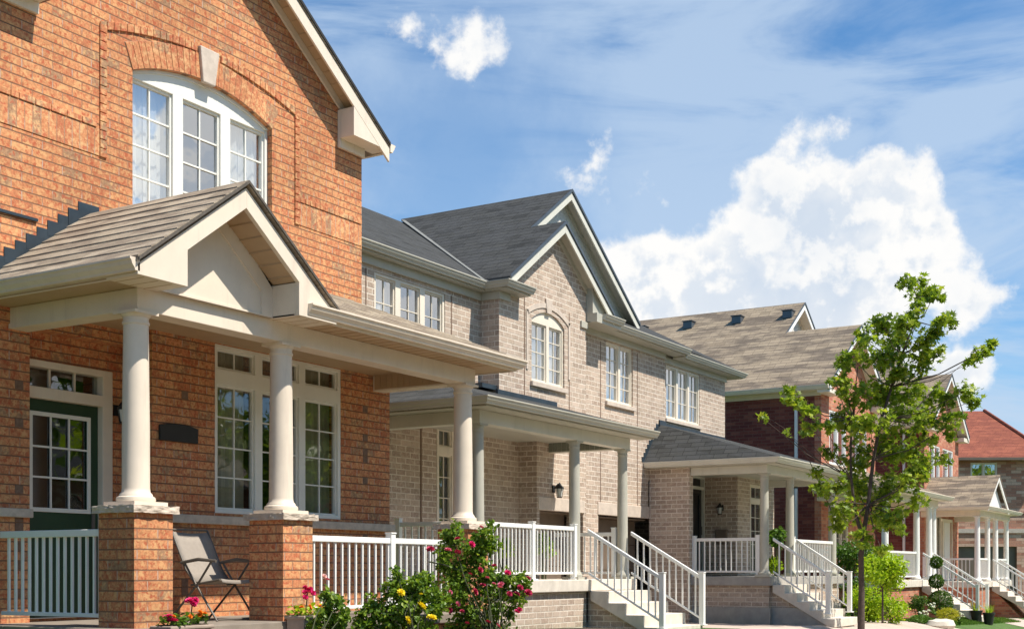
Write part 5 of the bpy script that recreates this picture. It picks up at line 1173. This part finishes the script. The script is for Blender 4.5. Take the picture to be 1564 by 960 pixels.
# topiary with three balls
c0 = at_t(1437, 918, 36); t = thing('topiary', (c0.x, c0.y, G(c0.x, c0.y)), 'topiary of three stacked green balls before the white stair railing', 'topiary')
lf = MB(); at = []; rng = random.Random(8)
for y, r, n in ((858, 9, 500), (887, 10.5, 600), (920, 19, 1200)):
    c = at_t(1430 if y < 900 else 1436, y, 36); b_ = MB(); aa = []; scatter(b_, aa, ball_pts(c, r/F_*36, n*2, rng, .05), .045, 'oval', .2, rng); b_.build('foliage_ball', 'darkl', t, attr=aa)
m = MB(); m.tube((c0.x, c0.y, G(c0.x, c0.y)), at_t(1430, 858, 36), .018); m.build('trunk', 'bark', t)
shrub('gold_grass', at_t(1448, 937, 34.5), .27, 380, .09, 'goldl', 'golden yellow tuft beside the pale boulder', kind='blade', up=1.2, sq=(1.5,1,.6), ball=True)
shrub('porch_plant', at_t(1188, 822, 28.6), .26, 330, .09, 'midl', 'leafy potted plant on the right taupe porch behind the stairs')
shrub('porch_plant', at_t(1180, 862, 28.8), .2, 150, .09, 'lime', 'small bright plant on the right taupe porch floor')
shrub('porch_plant', at_t(830, 832, 23.3), .27, 260, .09, 'lime', 'bright leafy plant behind the left taupe porch railing')
shrub('porch_plant', at_t(768, 838, 22.6), .22, 140, .09, 'lime', 'light green plant half hidden by the crimson rose')
# white flowers
for (px, py, tt) in ((1412, 934, 34.0), (1424, 925, 34.2), (1466, 940, 34.5)):
    c = at_t(px, py, tt); t = thing('white_flowers', (c.x, c.y, G(c.x, c.y)), {1412: 'white blossoms at the foot of the dark rounded bush', 1424: 'upright white blossom spike beside the topiary', 1466: 'white blossoms beside the black pots'}[px], 'flowers')
    rng = random.Random(px); 
    for k in range(9): put_bloom(t, c+Vector((rng.gauss(0,.05), rng.gauss(0,.05), rng.gauss(0,.10 if px == 1424 else .05))), 'whitep', .04, rng)
    lf = MB(); at = []; scatter(lf, at, clump_pts(c-Vector((0,0,.12)), .13, 60, 1, .1, rng, 4), .06, 'oval', .6, rng); lf.build('leaves', 'midl', t, attr=at)
# black pots
for px, lab in ((1491, 'black tapered pot with green grass blades, left of the pair'), (1510, 'black tapered pot with green grass blades, right of the pair')):
    b = gp(px, 38.5); t = thing('plant_pot', tuple(b), lab, 'pot', 'pair of black pots by the stairs'); h = .36
    m = MB(); m.lathe(b.x, b.y, [(.12, b.z+.001), (.165, b.z+h-.05), (.185, b.z+h-.05), (.188, b.z+h), (.16, b.z+h), (.15, b.z+h-.04)], 20); m.build('pot', 'pot', t, smooth=True)
    pp = thing('potted_grass', (b.x, b.y, b.z+h-.04), 'spiky green grass growing in the %s black pot' % ('left' if px < 1500 else 'right'), 'plant'); lf = MB(); at = []; rng = random.Random(px)
    pts = [(Vector((b.x+rng.uniform(-.08,.08), b.y+rng.uniform(-.08,.08), b.z+h-.03)), Vector((0,0,1))) for _ in range(50)]
    for q, _ in pts:
        e = q+Vector((rng.uniform(-.15,.15), rng.uniform(-.15,.15), rng.uniform(.12,.34))); s_v = Vector((.012, -.008, 0)); lf.add([q-s_v, q+s_v, e], [(0,1,2)]); at.append(rng.random())
    lf.build('blades', 'lime', pp, attr=at)
# boulder
b = gp(1436, 33.2); m = MB(); m.lathe(b.x, b.y, [(.30, b.z-.05), (.36, b.z+.06), (.30, b.z+.17), (.16, b.z+.21), (.02, b.z+.215)], 14); o_ = m.build('boulder', 'conc', None, smooth=True); dm = o_.modifiers.new('r', 'DISPLACE'); tx = bpy.data.textures.new('rk2', 'CLOUDS'); tx.noise_scale = .3; dm.texture = tx; dm.strength = .12; dm.texture_coords = 'GLOBAL'
tag(o_, 'pale boulder at the corner of the lawn', 'boulder')
# dense ground cover in beds
def cover(name, x0, x1, y0, y1, n, h, leaf, mat, seed, label):
    rng = random.Random(seed); lf = MB(); at = []; pts = []
    for _ in range(n): x, y = rng.uniform(x0, x1), rng.uniform(y0, y1); pts.append((Vector((x, y, G(x, y)+rng.uniform(0, h))), Vector((0,0,1))))
    scatter(lf, at, pts, leaf, 'oval', .9, rng); o = lf.build(name, mat, None, attr=at); tag(o, label, 'plants', None, 'stuff')
cover('ground_cover', 32.3, 37.5, 10.0, 11.8, 1800, .25, .08, 'midl', 3, 'low green ground cover in the bed before the dark red house')
def lawn(x0, x1, y0, y1, n, seed):
    rng = random.Random(seed); lf = MB(); at = []
    for _ in range(n):
        x, y = rng.uniform(x0, x1), rng.uniform(y0, y1); z = G(x, y); a = rng.uniform(0, 6.28); w = .006; hh = rng.uniform(.04, .09)
        lf.add([(x-w*math.cos(a), y-w*math.sin(a), z), (x+w*math.cos(a), y+w*math.sin(a), z), (x+rng.uniform(-.03,.03), y+rng.uniform(-.03,.03), z+hh)], [(0,1,2)]); at.append(rng.random())
    o = lf.build('lawn_grass', 'midl', None, attr=at); tag(o, 'short green lawn grass at the lower right', 'grass', None, 'stuff')
lawn(36, 46, 8.0, 9.7, 30000, 4)

# --- trees across the street: in window reflections, and added to block low sky light
def far_tree(x, y, h, seed, label):
    rng = random.Random(seed); g = G(x, y); t = thing('added_street_tree', (x, y, g), label, 'tree', 'trees added across the street to block sky')
    m = MB(); m.path([(x, y, g-.05), (x, y, g+h*.4), (x+.1, y, g+h*.7)], [.16, .12, .06]); lf = MB(); at = []
    for k in range(9):
        c = Vector((x+rng.uniform(-1,1)*h*.2, y+rng.uniform(-1,1)*h*.2, g+h*rng.uniform(.45, .9))); m.path([(x, y, g+h*.4), c], [.06, .02], 5); scatter(lf, at, clump_pts(c, h*.2, 330, .9, .2, rng, 9), .36, 'maple', .7, rng)
    m.build('trunk', 'bark', t); lf.build('crown', 'maple', t, attr=at)
def far_house(x, mat, roof, label):  # unseen row, added to cut horizon light and fill window reflections
    g = -2.6; t = bpy.data.objects.new('brick_house', None); COL.objects.link(t); t.location = (x, -21, g); t.rotation_euler = (0, 0, R(180)); tag(t, label, 'house', 'unseen houses added across the street')
    m = MB(); m.wall([(-5, 0), (5, 0), (5, 6.6), (-5, 6.6)], [hole(-3.6, -1.4, 4.2, 5.8), hole(1.2, 3.6, 4.2, 5.8), hole(-3.8, -1, 1.2, 3), hole(2, 3.1, .6, 2.9)], 0, .25)
    m.box(-5, -4.75, .25, 10, 0, 6.6); m.box(4.75, 5, .25, 10, 0, 6.6); m.box(-4.75, 4.75, 9.8, 10, 0, 6.6); m.build('brick_wall', mat, t)
    for a, b, c, d in ((-3.6, -1.4, 4.2, 5.8), (1.2, 3.6, 4.2, 5.8), (-3.8, -1, 1.2, 3)): window(t, a, b, c, d, 0, [(a+.07, (a+b)/2-.04), ((a+b)/2+.04, b-.07)], rows=2, curtain=None, trim='white', rec=.08)
    m = MB(); m.box(2, 3.1, .15, .2, .6, 2.9); m.build('door', 'green', t)
    m = MB(); m.roof([(-5.4, -.4, 6.55), (5.4, -.4, 6.55), (3.2, 5, 9.8), (-3.2, 5, 9.8)], .08); m.roof([(-5.4, -.4, 6.55), (-3.2, 5, 9.8), (-5.4, 10.4, 6.55)], .08); m.roof([(5.4, -.4, 6.55), (5.4, 10.4, 6.55), (3.2, 5, 9.8)], .08); m.roof([(-5.4, 10.4, 6.55), (-3.2, 5, 9.8), (3.2, 5, 9.8), (5.4, 10.4, 6.55)], .08); m.build('roof', roof, t)
def added_side_house():  # out-of-view neighbour, added to block sky light from the left
    g = -.6; t = bpy.data.objects.new('brick_house', None); COL.objects.link(t); t.location = (.3, 10.8, g); tag(t, 'unseen maroon brick house next door, added left of the orange brick house to block light', 'house')
    m = MB(); m.wall([(-5, 0), (5, 0), (5, 6.6), (-5, 6.6)], [hole(-3.6, -1.4, 4.2, 5.8), hole(1.2, 3.6, 4.2, 5.8), hole(-3.8, -1, 1.2, 3), hole(2, 3.1, .6, 2.9)], 0, .25)
    m.box(-5, -4.75, .25, 10, 0, 6.6); m.box(4.75, 5, .25, 10, 0, 6.6); m.box(-4.75, 4.75, 9.8, 10, 0, 6.6); m.build('brick_wall', 'brick_m', t)
    for a, b, c, d in ((-3.6, -1.4, 4.2, 5.8), (1.2, 3.6, 4.2, 5.8), (-3.8, -1, 1.2, 3)): window(t, a, b, c, d, 0, [(a+.07, (a+b)/2-.04), ((a+b)/2+.04, b-.07)], rows=2, curtain=None, trim='white', rec=.08)
    m = MB(); m.box(2, 3.1, .15, .2, .6, 2.9); m.build('door', 'green', t)
    m = MB(); m.roof([(-5.4, -.4, 6.55), (5.4, -.4, 6.55), (3.2, 5, 9.8), (-3.2, 5, 9.8)], .08); m.roof([(-5.4, -.4, 6.55), (-3.2, 5, 9.8), (-5.4, 10.4, 6.55)], .08); m.roof([(5.4, -.4, 6.55), (5.4, 10.4, 6.55), (3.2, 5, 9.8)], .08); m.roof([(-5.4, 10.4, 6.55), (-3.2, 5, 9.8), (3.2, 5, 9.8), (5.4, 10.4, 6.55)], .08); m.build('roof', 'sh_taupe', t)
added_side_house()
for x, a, b, l in ((-8, 'brick_b', 'sh_taupe', 'unseen brown brick house across the street, first of the row'), (4, 'brick_m', 'sh_char', 'unseen maroon brick house across the street with charcoal roof'), (16, 'brick_t', 'sh_taupe', 'unseen taupe brick house across the street'), (28, 'brick_m', 'sh_taupe', 'unseen maroon brick house across the street with taupe roof'), (40, 'brick_b', 'sh_char', 'unseen brown brick house across the street with charcoal roof'), (52, 'brick_r', 'sh_taupe', 'unseen salmon brick house across the street, last of the row')): far_house(x, a, b, l)
for i, (x, y, h) in enumerate(((-2, -13, 12), (5, -12.5, 13), (12, -13, 12), (19, -12.5, 13), (26, -13, 12), (33, -12.5, 12.5), (41, -13, 12))):
    far_tree(x, y, h, 40+i, 'leafy street tree added across the road, %s along the row' % ['first', 'second', 'third', 'fourth', 'fifth', 'sixth', 'seventh'][i])
for o in list(bpy.data.objects):
    if '_base' in o: del o['_base']
